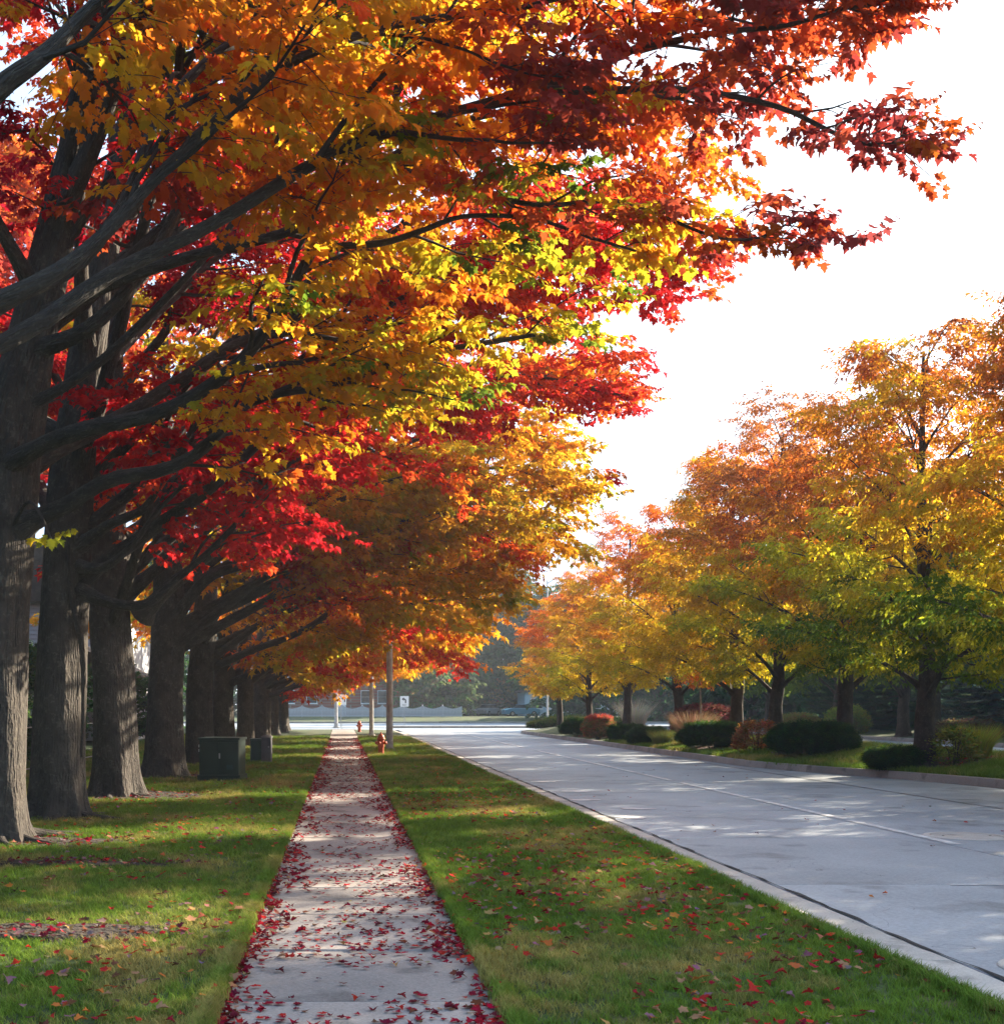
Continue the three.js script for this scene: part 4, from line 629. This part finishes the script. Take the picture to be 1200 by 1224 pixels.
function hydrant(X, D, y, label) {
  const g = thing('fire_hydrant', label, 'hydrant', [X, y, -D], -0.5, 'red fire hydrants along the verge');
  part('base_flange', lathe([[0, 0], [0.15, 0], [0.15, 0.03], [0.115, 0.04], [0.11, 0.05]]), redPaint, g);
  part('barrel', lathe([[0.105, 0.04], [0.10, 0.07], [0.10, 0.24], [0.105, 0.27], [0.115, 0.30], [0.115, 0.50], [0.10, 0.53]]), redPaint, g);
  part('top_flange', lathe([[0.10, 0.53], [0.145, 0.535], [0.145, 0.575], [0.12, 0.58]]), redPaint, g);
  const bn = part('bonnet', lathe([[0.125, 0.58], [0.12, 0.63], [0.10, 0.68], [0.065, 0.715], [0.035, 0.73], [0.035, 0.74], [0, 0.745]]), redPaint, g);
  part('operating_nut', new THREE.CylinderGeometry(0.022, 0.028, 0.06, 5).translate(0, 0.765, 0), redPaint, bn);
  for (const [a, R, L] of [[0, 0.062, 0.07], [Math.PI / 2, 0.045, 0.06], [-Math.PI / 2, 0.045, 0.06]]) { const n = part('nozzle', lathe([[R, 0], [R, L], [R * 1.25, L], [R * 1.25, L + 0.045], [R * 0.5, L + 0.055], [0, L + 0.055]], 16).rotateX(Math.PI / 2).translate(0, 0, 0.105).rotateY(a).translate(0, 0.42, 0), redPaint, g); part('cap_nut', new THREE.CylinderGeometry(0.016, 0.018, 0.03, 5).rotateX(Math.PI / 2).translate(0, 0, 0.105 + L + 0.065).rotateY(a).translate(0, 0.42, 0), redPaint, n); }
  for (let k = 0; k < 8; k++) part('bolt', new THREE.CylinderGeometry(0.011, 0.011, 0.06, 6).translate(0.133, 0.556, 0).rotateY(k * Math.PI / 4), redPaint, g);
}
hydrant(1.36, 44, 0.02, 'red fire hydrant in front of the nearest light pole'); hydrant(1.15, 84, 0.02, 'red fire hydrant near the end of the sidewalk');
function lightPole(X, D, R, H, label, arm) {
  const g = thing('light_pole', label, 'light pole', [X, 0.01, -D], 0, 'street light poles along the verge');
  part('footing', lathe([[0, 0], [R * 1.75, 0], [R * 1.75, 0.06], [R * 1.6, 0.08], [R * 1.05, 0.08]], 20), kerbMats[0], g);
  const b = part('base_cover', lathe([[R * 1.45, 0.08], [R * 1.45, 0.36], [R * 1.1, 0.42]], 4).rotateY(Math.PI / 4), galv, g);
  for (let k = 0; k < 4; k++) part('anchor_bolt', new THREE.CylinderGeometry(0.018, 0.018, 0.05, 6).translate(R * 1.45, 0.1, 0).rotateY(k * Math.PI / 2 + 0.78), steel, b);
  part('shaft', tube([V(0, 0.1, 0), V(0, H * 0.5, 0), V(0, H, 0)], [R, R * 0.82, R * 0.6], 16), galv, g);
  part('hand_hole', bbox(0.1, 0.2, 0.02, 0.006).translate(0, 0.75, R * 0.98), galv, g);
  const a = part('arm', tube([V(0, H - 0.3, 0), V(0.8, H + 0.25, 0), V(arm, H + 0.35, 0)], [0.045, 0.04, 0.03], 10), galv, g);
  part('luminaire', bbox(0.6, 0.14, 0.28, 0.04).translate(arm + 0.25, H + 0.34, 0), galv, a);
}
lightPole(1.83, 48.5, 0.135, 9.5, 'grey light pole beside the nearest fire hydrant', 2.2);
lightPole(1.70, 73, 0.13, 9.5, 'grey light pole between the two fire hydrants', 2.2);
lightPole(-0.5, 103, 0.15, 9.5, 'pale light pole at the end of the sidewalk', -2.2);
lightPole(18.3, 112, 0.1, 13, 'tall thin light pole beyond the tip of the centre strip', 2);

// cabinet and pedestals
{ const g = thing('utility_cabinet', 'dark green utility cabinet with a thin lid on the lawn', 'utility box', [-2.72, 0.0, -28.6], -0.12);
  part('plinth', bbox(0.98, 0.22, 0.86, 0.01).translate(0, 0.06, 0), green1, g);
  part('body', bbox(0.90, 0.80, 0.80, 0.012).translate(0, 0.56, 0), green1, g);
  part('lid', bbox(0.96, 0.05, 0.86, 0.015).translate(0, 0.985, 0), green1, g);
  for (const x of [-0.225, 0.225]) { const d = part('door', bbox(0.435, 0.70, 0.02, 0.006).translate(x, 0.56, 0.41), green1, g); }
  part('latch', bbox(0.03, 0.12, 0.03, 0.006).translate(0.02, 0.6, 0.43), steel, g);
  for (const y of [0.72, 0.82]) part('hinge', new THREE.CylinderGeometry(0.014, 0.014, 0.06, 8).translate(-0.455, y, 0.40), steel, g);
  part('warning_label', box(0.14, 0.10, 0.003).translate(0.25, 0.35, 0.4225), green2, g); }
{ const g = thing('utility_pedestal', 'teal green utility pedestal next to the grey one', 'utility box', [-2.62, 0.0, -38.4], 0.1); part('body', bbox(0.36, 0.66, 0.34, 0.015).translate(0, 0.36, 0), green2, g); part('cap', bbox(0.38, 0.05, 0.36, 0.015).translate(0, 0.71, 0), green2, g); part('plinth', bbox(0.40, 0.1, 0.38, 0.01).translate(0, 0.03, 0), green2, g); }
{ const g = thing('utility_pedestal', 'grey utility pedestal next to the teal one', 'utility box', [-2.27, 0.0, -37.8], -0.1); part('body', bbox(0.30, 0.76, 0.28, 0.015).translate(0, 0.40, 0), greyBox, g); part('cap', lathe([[0.23, 0], [0.21, 0.05], [0, 0.07]], 4).rotateY(Math.PI / 4).translate(0, 0.78, 0), greyBox, g); part('lock', new THREE.CylinderGeometry(0.02, 0.02, 0.02, 10).rotateX(Math.PI / 2).translate(0.08, 0.5, 0.145), steel, g); }

// road signs
const font = await new FontLoader().loadAsync('fonts/droid/droid_sans_bold.typeface.json');
function arrowGeo(sx, s = 1) { // curved turn arrow
  const sh = new THREE.Shape(); sh.moveTo(0.16, -0.22); sh.lineTo(0.16, 0.0); sh.quadraticCurveTo(0.15, 0.2, -0.04, 0.2); sh.lineTo(-0.04, 0.30); sh.lineTo(-0.24, 0.14); sh.lineTo(-0.04, -0.01); sh.lineTo(-0.04, 0.09); sh.quadraticCurveTo(0.05, 0.09, 0.05, 0.0); sh.lineTo(0.05, -0.22); sh.closePath();
  const g = new THREE.ExtrudeGeometry(sh, { depth: 0.003, bevelEnabled: false, curveSegments: 8 }); return s === 1 && sx === 1 ? g : flat(moved(g, 0, 0, 0, sx < 0 ? Math.PI : 0, 0, 0, s));
}
function signPost(X, D, y, w, h, yc, label, marks, postH) {
  const g = thing('road_sign', label, 'sign', [X, y, -D], 0); part('post', box(0.06, postH, 0.05, 0, postH / 2, -0.03), galv, g);
  const sh = new THREE.Shape(), b = 0.05; sh.moveTo(-w / 2 + b, -h / 2); sh.lineTo(w / 2 - b, -h / 2); sh.quadraticCurveTo(w / 2, -h / 2, w / 2, -h / 2 + b); sh.lineTo(w / 2, h / 2 - b); sh.quadraticCurveTo(w / 2, h / 2, w / 2 - b, h / 2); sh.lineTo(-w / 2 + b, h / 2); sh.quadraticCurveTo(-w / 2, h / 2, -w / 2, h / 2 - b); sh.lineTo(-w / 2, -h / 2 + b); sh.quadraticCurveTo(-w / 2, -h / 2, -w / 2 + b, -h / 2);
  const p = part('panel', new THREE.ExtrudeGeometry(sh, { depth: 0.006, bevelEnabled: false }).translate(0, yc, 0), whitePaint, g);
  marks(p, yc);
}
const only = (p, y, size) => { const t = new TextGeometry('ONLY', { font, size, depth: 0.003 }); t.computeBoundingBox(); t.translate(-t.boundingBox.max.x / 2, y, 0.008); part('lettering', t, blackPaint, p); };
signPost(5.6, 113, -0.1, 0.78, 0.95, 2.3, 'white sign with a black left turn arrow beyond the light poles', (p, y) => { part('arrow', arrowGeo(1).translate(0, y + 0.06, 0.008), blackPaint, p); only(p, y - 0.38, 0.11); }, 2.8);
signPost(-0.1, 106, 0, 0.9, 0.9, 2.3, 'white sign with two black arrows half behind the pale light pole', (p, y) => { for (const dx of [-0.2, 0.2]) part('arrow', arrowGeo(1, 0.85).translate(dx + 0.03, y, 0.008), blackPaint, p); }, 2.8);
signPost(16.2, 51.5, my(16.2, 51.5), 0.6, 0.75, 2.3, 'white sign on a white post among the shade trees', (p, y) => { part('arrow', arrowGeo(1, 0.8).translate(0, y, 0.008), blackPaint, p); }, 2.7);

// ------------------------------------------------------------------ buildings and fence far off
const vinyl = std({ map: rep(patchTex, 2), color: rgb(0.72, 0.72, 0.74), roughness: 0.6 });
{ let i = 0; for (let X = -12; X < 14; X += 2.4, i++) {
  const g = thing('fence_panel', i === 10 ? 'last white fence panel nearest the left turn sign' : 'white scalloped fence panel beyond the cross street', 'fence', [X, far(150) - 0.02, -150], 0, 'white fence panels');
  part('post', bbox(0.14, 1.35, 0.14, 0.01).translate(0, 0.675, 0), vinyl, g); part('post_cap', new THREE.ConeGeometry(0.14, 0.16, 4).rotateY(Math.PI / 4).translate(0, 1.43, 0), vinyl, g);
  part('rail', box(2.26, 0.12, 0.05, 1.2, 0.2, 0), vinyl, g); part('rail', box(2.26, 0.12, 0.05, 1.2, 0.8, 0), vinyl, g);
  for (let k = 0; k < 13; k++) { const t = (k + 0.5) / 13, hh = 0.95 + 0.3 * Math.pow(Math.abs(t * 2 - 1), 1.6); part('board', box(0.155, hh, 0.03, 0.08 + t * 2.24, hh / 2 + 0.06, 0.042), vinyl, g); }
} }
const brickTex = dataTex(512, (u, v) => { const row = Math.floor(v * 32), x = u * 12 + (row & 1) * 0.5, fx = x % 1, fy = (v * 32) % 1, m = fx < 0.05 || fy < 0.14, h = hash3(Math.floor(x) % 12, row, 3); return m ? [0.55, 0.5, 0.46] : [0.50 + 0.14 * h, 0.27 + 0.08 * h, 0.22 + 0.05 * h]; }, true);
const brickMat = std({ map: rep(brickTex, 2.4) }), roofMat = std({ map: rep(soilTex, 2), color: rgb(0.7, 0.72, 0.8) }), glassMat = std({ color: rgb(0.03, 0.04, 0.05), roughness: 0.08, metalness: 0.2 }), sidingMat = std({ map: rep(patchTex, 2.3), color: rgb(0.62, 0.66, 0.72), roughness: 0.6 });
function roofPrism(w, d, h, ov) { const s = new THREE.Shape(); s.moveTo(-w / 2 - ov, 0); s.lineTo(w / 2 + ov, 0); s.lineTo(w / 2 + ov, 0.15); s.lineTo(0, h); s.lineTo(-w / 2 - ov, 0.15); s.closePath(); return new THREE.ExtrudeGeometry(s, { depth: d + 2 * ov, bevelEnabled: false }).translate(0, 0, -d / 2 - ov); }
function windowAt(g, x, y, z, w, h) { const f = part('window', bbox(w + 0.16, h + 0.16, 0.1, 0.01).translate(x, y, z), whitePaint, g); part('pane', box(w, h * 0.48, 0.02, x, y + h * 0.25, z + 0.06), glassMat, f); part('pane', box(w, h * 0.48, 0.02, x, y - h * 0.25, z + 0.06), glassMat, f); part('sill', box(w + 0.3, 0.08, 0.18, x, y - h / 2 - 0.12, z + 0.06), whitePaint, f); }
{ const g = thing('brick_house', 'low brick house behind the white fence', 'house', [1, far(166) - 0.1, -170], 0); part('wall', box(20, 5, 8, 0, 2.5, 0), brickMat, g); part('roof', roofPrism(8, 20, 2.6, 0.5).rotateY(Math.PI / 2).translate(0, 5, 0), roofMat, g); for (const x of [-8, -5, 2.2, 4.4, 7.6]) windowAt(g, x, 2.6, 4.02, 1.3, 1.6); const d = part('door', bbox(1, 2.2, 0.1, 0.01).translate(-1, 1.2, 4.03), whitePaint, g); part('handle', new THREE.SphereGeometry(0.05, 8, 6).translate(-0.6, 1.15, 4.12), steel, d); }
{ const g = thing('pale_building', 'low pale blue building beyond the tip of the centre strip', 'building', [30, far(165) - 0.1, -165], 0); part('wall', box(13, 3.2, 7, 0, 1.6, 0), std({ color: rgb(0.42, 0.55, 0.62) }), g); part('roof', bbox(13.6, 0.3, 7.6, 0.05).translate(0, 3.3, 0), roofMat, g); for (const x of [-5, -2.5, 0, 2.5, 5]) windowAt(g, x, 1.7, 3.52, 1.4, 1.2); }
{ // white siding house on the left, boards as parts
  const g = thing('white_house', 'white sided house glimpsed between the maple trunks', 'house', [-14.5, lawnY(-14.5, 60) - 0.1, -62], 0.0);
  part('wall', box(9, 6.2, 9, 0, 3.1, 0), sidingMat, g);
  const bd = new THREE.BufferGeometry(); { const p = [-4.52, 0, 4.50, 4.52, 0, 4.50, 4.52, 0, 4.545, -4.52, 0, 4.545, 4.52, 0.2, 4.512, -4.52, 0.2, 4.512]; bd.setAttribute('position', new THREE.Float32BufferAttribute(p, 3)); bd.setAttribute('uv', new THREE.Float32BufferAttribute([0, 0, 9, 0, 9, 0.05, 0, 0.05, 9, 0.25, 0, 0.25], 2)); bd.setIndex([3, 2, 4, 3, 4, 5, 0, 1, 2, 0, 2, 3]); }
  const bg = flat(bd); for (let k = 0; k < 30; k++) { const m = part('siding_board', bg, sidingMat, g); m.position.y = 0.15 + k * 0.2; }
  part('roof', roofPrism(9, 9, 3.2, 0.4).translate(0, 6.2, 0), roofMat, g);
  for (const [x, y] of [[-2.6, 4.6], [2.2, 4.6], [-2.6, 1.7]]) windowAt(g, x, y, 4.56, 1.0, 1.3);
  const gr = part('garage_wall', box(5, 2.6, 5, 3.2, 1.3, 7.2), sidingMat, g); part('garage_roof', roofPrism(5, 5, 1.5, 0.3).translate(3.2, 2.6, 7.2), roofMat, g);
}
{ const g = thing('wire_fence', 'dark thin rail fence at the back of the lawn', 'fence', [-7.6, 0, -24]); for (let k = 0; k < 7; k++) part('post', new THREE.CylinderGeometry(0.025, 0.025, 1.2, 8).translate(0, 0.65, -k * 2.4), galv, g); for (const y of [0.15, 1.15]) part('rail', new THREE.CylinderGeometry(0.014, 0.014, 14.4, 6).rotateX(Math.PI / 2).translate(0, y + 0.05, -7.2), galv, g); }
// parked cars far off
const tyre = std({ color: rgb(0.02, 0.02, 0.02) });
function car(X, D, paint, label, turn) {
  const g = thing('parked_car', label, 'car', [X, far(D), -D], turn, 'cars parked beyond the cross street'), s = new THREE.Shape(); [[-2.2, 0.35], [-2.25, 0.75], [-1.7, 0.92], [-1.1, 0.98], [1.5, 0.98], [2.15, 0.85], [2.2, 0.35]].forEach(([a, b], i) => i ? s.lineTo(a, b) : s.moveTo(a, b)); s.closePath();
  const ex = (q, d) => new THREE.ExtrudeGeometry(q, { depth: d, bevelEnabled: true, bevelThickness: 0.06, bevelSize: 0.06, bevelSegments: 2 }).translate(0, 0, -d / 2), pm = std({ color: paint, roughness: 0.4, metalness: 0.0 });
  part('body', ex(s, 1.6), pm, g); const c = new THREE.Shape(); [[-1.15, 0.98], [-0.45, 1.42], [0.9, 1.44], [1.55, 1.0]].forEach(([a, b], i) => i ? c.lineTo(a, b) : c.moveTo(a, b)); c.closePath(); part('cabin', ex(c, 1.3), glassMat, g); part('roof_panel', bbox(1.4, 0.06, 1.35, 0.02).translate(0.22, 1.5, 0), pm, g);
  for (const x of [-1.4, 1.4]) for (const z of [-0.8, 0.8]) { const w = part('wheel', new THREE.CylinderGeometry(0.33, 0.33, 0.22, 18).rotateX(Math.PI / 2).translate(x, 0.33, z), tyre, g); part('rim', new THREE.CylinderGeometry(0.19, 0.19, 0.24, 12).rotateX(Math.PI / 2).translate(x, 0.33, z), steel, w); }
  for (const z of [-0.6, 0.6]) part('headlight', bbox(0.05, 0.14, 0.3, 0.02).translate(-2.28, 0.72, z), whitePaint, g);
}
car(16.2, 166, rgb(0.45, 0.45, 0.46), 'white parked car at the end of the white fence', 1.2); car(19.5, 168, rgb(0.3, 0.32, 0.34), 'silver parked car in front of the dark trees', 1.0); car(22.2, 156, rgb(0.05, 0.2, 0.32), 'blue parked car before the low pale building', 0.2);

// ------------------------------------------------------------------ grass blades and fallen leaves
const tuft = (() => { const a = [], r = rng(4); const p = [], ix = [], c = []; for (let k = 0; k < 18; k++) { const an = r() * 6.283, L = 0.045 + 0.045 * r(), lean = 0.25 + 0.6 * r(), w = 0.0026 + 0.0016 * r(), x0 = (r() - 0.5) * 0.10, z0 = (r() - 0.5) * 0.10, b = 0.7 + 0.6 * r(), o = p.length / 3, dx = Math.cos(an), dz = Math.sin(an); for (const f of [0, 0.55, 1]) { const x = x0 + dx * lean * L * f * f, z = z0 + dz * lean * L * f * f, y = L * f * (1 - 0.25 * lean * f) - 0.006, ww = w * (1 - f * 0.92); p.push(x - dz * ww, y, z + dx * ww, x + dz * ww, y, z - dx * ww); c.push(b, b, b, b, b, b); } ix.push(o, o + 1, o + 2, o + 2, o + 1, o + 3, o + 2, o + 3, o + 4, o + 4, o + 3, o + 5); } return geoFrom(p, ix, null, c); })();
const bedAt = (x, D) => BEDS.some(([X, d, w, l]) => ((x - X) / w) ** 2 + ((D - d) / l) ** 2 < 0.62);
{ const r = rng(66), L = [[], [], []];
  const colour = (x, D) => { const a = noise(x * 0.8, D * 0.6, 2), b = noise(x * 3.1, D * 2.6, 9), dry = clamp((a * 0.6 + b * 0.5 - 0.48) * 3 + (r() - 0.7) * 0.9), k = 0.7 + 0.6 * r(); return [mix(0.125, 0.33, dry) * k, mix(0.205, 0.27, dry) * k, mix(0.028, 0.085, dry) * k]; };
  const seed = (x0, x1, d0, d1, per, s, out, y) => { const n = Math.round((x1 - x0) * (d1 - d0) * per); for (let k = 0; k < n; k++) { const x = mix(x0, x1, r()), D = mix(d0, d1, r()); if (Math.abs((x * FOCAL / D + 409) - 600) > 760) continue; if (bedAt(x, D) && r() > 0.06) continue; out.push({ p: V(x, y(x, D), -D), yaw: r() * 6.283, pitch: (r() - 0.5) * 0.3, roll: (r() - 0.5) * 0.3, s: [s * (0.8 + 0.4 * r()), s * (0.6 + 0.55 * r()) * 0.9, s * (0.8 + 0.4 * r())], c: colour(x, D) }); } };
  seed(-4.4, WALK_L - 0.02, 5, 13, 270, 1, L[0], lawnY); seed(WALK_R + 0.02, KERB - 0.02, 5, 13, 270, 1, L[1], lawnY);
  seed(-7.5, WALK_L - 0.02, 13, 24, 150, 1.25, L[0], lawnY); seed(WALK_R + 0.02, KERB - 0.02, 13, 24, 160, 1.25, L[1], lawnY);
  seed(-9, WALK_L - 0.02, 24, 44, 55, 1.75, L[0], lawnY); seed(WALK_R + 0.02, KERB - 0.02, 24, 44, 75, 1.7, L[1], lawnY);
  seed(-9, WALK_L - 0.02, 44, 70, 22, 2.6, L[0], lawnY); seed(WALK_R + 0.02, KERB - 0.02, 44, 70, 34, 2.6, L[1], lawnY);
  // ragged fringe leaning over the slab edges
  for (const [x, sd, o] of [[WALK_L, -1, 0], [WALK_R, 1, 1]]) for (let k = 0; k < 3200; k++) { const D = 5 + 45 * r() * r(), q = x + sd * (0.05 * r() - 0.012); L[o].push({ p: V(q, lawnY(q, D), -D), yaw: r() * 6.3, pitch: 0, roll: sd * 0.2 * r(), s: 0.85 + 0.4 * r(), c: colour(q, D) }); }
  for (let k = 0; k < 2600; k++) { const D = 5 + 45 * r() * r(), q = KERB - 0.05 * r() * r(); L[1].push({ p: V(q, lawnY(q, D), -D), yaw: r() * 6.3, pitch: 0, roll: -0.3 * r(), s: 1.0 + 0.5 * r(), c: colour(q, D) }); }
  for (let k = 0; k < 12000; k++) { const D = mix(26, 60, r() ** 1.4), l = medianL(D) + 0.16, x = l + (20.8 - l) * r() ** 1.2; if (MULCH.some(([X, d, w, ll]) => ((x - X) / w) ** 2 + ((D - d) / ll) ** 2 < 0.8)) continue; L[2].push({ p: V(x, medianY(x, D), -D), yaw: r() * 6.3, pitch: 0, roll: 0, s: 2.2 + 0.8 * r(), c: colour(x, D) }); }
  ['mown grass of the lawn under the maples', 'mown grass of the strip beside the road', 'mown grass of the centre strip'].forEach((l, i) => { const im = instances(numbered('grass'), tuft, grassMat, L[i], scene); tag(im, l, 'grass', null, 'stuff'); });
  console.log('tufts', L.map((l) => l.length).join());
}
{ // fallen leaves
  const r = rng(88), geos = [0, 1, 2, 3].map((k) => leafArrays(LOBED, 0.105, [0.15, -0.3, 0.5, -0.1][k], [0.22, -0.12, 0.55, 0.1][k], [1, 1, 1]).translate(0, 0.006, -0.045));
  const cols = { crimson: [0.26, 0.012, 0.028], maroon: [0.13, 0.018, 0.028], red: [0.42, 0.03, 0.025], mauve: [0.24, 0.12, 0.15], tan: [0.36, 0.2, 0.11], orange: [0.5, 0.16, 0.04], brown: [0.15, 0.06, 0.035] }, keys = Object.keys(cols);
  const pick = (w) => { let t = r(), s = 0; for (const [k, v] of w) { s += v; if (t < s) return k; } return w[0][0]; };
  const all = [];
  const put = (x, D, y, where, w, lift, tilt) => { const k = pick(w); all.push({ p: V(x, y + lift, -D), yaw: r() * 6.283, pitch: (r() - 0.5) * tilt, roll: (r() - 0.5) * tilt, s: (where === 'lawn' || where === 'verge' ? 0.4 : 0.34) + 0.55 * r() * r(), k, where, c: cols[k].map((v) => v * (0.7 + 0.6 * r())), v: Math.floor(r() * 4) }); };
  const walkW = [['crimson', 0.42], ['maroon', 0.28], ['red', 0.16], ['brown', 0.09], ['tan', 0.05]], lawnW = [['red', 0.22], ['crimson', 0.2], ['tan', 0.16], ['orange', 0.14], ['brown', 0.14], ['mauve', 0.14]];
  for (let k = 0; k < 7600; k++) { const D = 5.5 + 62 * Math.pow(r(), 1.5), x = mix(WALK_L, WALK_R, r()); if (noise(x * 1.6, D * 0.9, 4) + 0.35 * clamp((D - 16) / 22) < 0.17 + 0.42 * r()) continue; put(x, D, 0.008, 'walk', walkW, 0.004, 0.22); }
  for (let k = 0; k < 11500; k++) { const D = 5.5 + 62 * Math.pow(r(), 1.6), sd = r() < 0.5 ? -1 : 1, off = Math.pow(r(), 1.7) * 0.36 * (0.5 + noise(D * 0.8, sd * 3, 8)) - 0.07, x = sd < 0 ? WALK_L + off : WALK_R - off; if (noise(D * 1.1, sd * 7, 3) < 0.55 * r()) continue; put(x, D, 0.008, 'edge', walkW, 0.006 + 0.035 * r() * r(), 1.0); }
  for (let k = 0; k < 13000; k++) { const D = 5.5 + 50 * Math.pow(r(), 1.45), left = r() < 0.55, x = left ? mix(-7.5, WALK_L, r()) : mix(WALK_R, KERB, r()); if (x * FOCAL / D + 409 < -150 || noise(x * 0.9, D * 0.7, 14) < 0.22 + 0.4 * r()) continue; put(x, D, lawnY(x, D), left ? 'lawn' : 'verge', lawnW, 0.03 + 0.02 * r(), 0.9); }
  for (const [X, D, w, l] of BEDS) for (let k = 0; k < 170; k++) { const a = r() * 6.283, q = Math.sqrt(r()); const x = X + Math.cos(a) * w * q, d = D + Math.sin(a) * l * q; put(x, d, lawnY(x, d) + 0.035, 'soil', [['brown', 0.45], ['maroon', 0.25], ['mauve', 0.2], ['crimson', 0.1]], 0.01, 0.9); }
  for (let k = 0; k < 900; k++) { const D = 6 + 40 * r() ** 1.4, x = KERB + (r() - 0.6) * 0.14; put(x, D, 0.02, 'kerb', [['brown', 0.5], ['maroon', 0.3], ['crimson', 0.2]], 0.004, 0.8); }
  for (const [X, D, w, l] of MULCH) for (let k = 0; k < 300; k++) { const a = r() * 6.283, q = Math.sqrt(r()) * 1.1, x = X + Math.cos(a) * w * q, d = D + Math.sin(a) * l * q; put(x, d, medianY(x, d) + 0.035, 'mulch', lawnW, 0.01, 0.9); }
  for (let k = 0; k < 60; k++) { const D = 9 + 30 * r(), x = mix(GUT, 11, r()); put(x, D, ROAD_Y + 0.01, 'road', lawnW, 0.004, 0.6); }
  // the largest in view: each a thing of its own
  const seen = all.filter((o) => inFrame(o.p, -4) && ['walk', 'lawn', 'verge', 'edge'].includes(o.where)).sort((a, b) => a.p.z < b.p.z ? 1 : -1), solo = new Set();
  const quota = { walk: 90, edge: 60, lawn: 60, verge: 85 };
  for (const o of seen) if (quota[o.where]-- > 0) solo.add(o);
  const fm = Object.fromEntries(keys.map((k) => { const m = dryLeafMat.clone(); m.vertexColors = false; m.color.setRGB(...cols[k]); return [k, m]; }));
  const where = { walk: 'lying on the concrete sidewalk', edge: 'in the drift along the sidewalk edge', lawn: 'on the lawn under the maples', verge: 'on the grass strip beside the road' }, look = { crimson: 'deep crimson', maroon: 'dark maroon', red: 'bright red', mauve: 'pale mauve backed', tan: 'dry tan', orange: 'orange', brown: 'dull brown' };
  for (const o of solo) { const m = new THREE.Mesh(geos[o.v], fm[o.k]); m.name = numbered('fallen_leaf'); matrixOf(o).decompose(m.position, m.quaternion, m.scale); scene.add(shade(m)); tag(m, `${look[o.k]} fallen maple leaf ${where[o.where]}`, 'leaf', `${look[o.k]} leaves ${where[o.where]}`); }
  geos.forEach((g, k) => { const im = instances(numbered('fallen_leaves'), g, dryLeafMat, all.filter((o) => !solo.has(o) && o.v === k), scene); tag(im, ['crimson and brown fallen leaves scattered over sidewalk and lawn', 'cupped fallen leaves scattered over sidewalk and lawn', 'curled fallen leaves scattered over sidewalk and lawn', 'flat fallen leaves scattered over sidewalk and lawn'][k], 'leaves', null, 'stuff'); });
}
renderer.render(scene, camera);
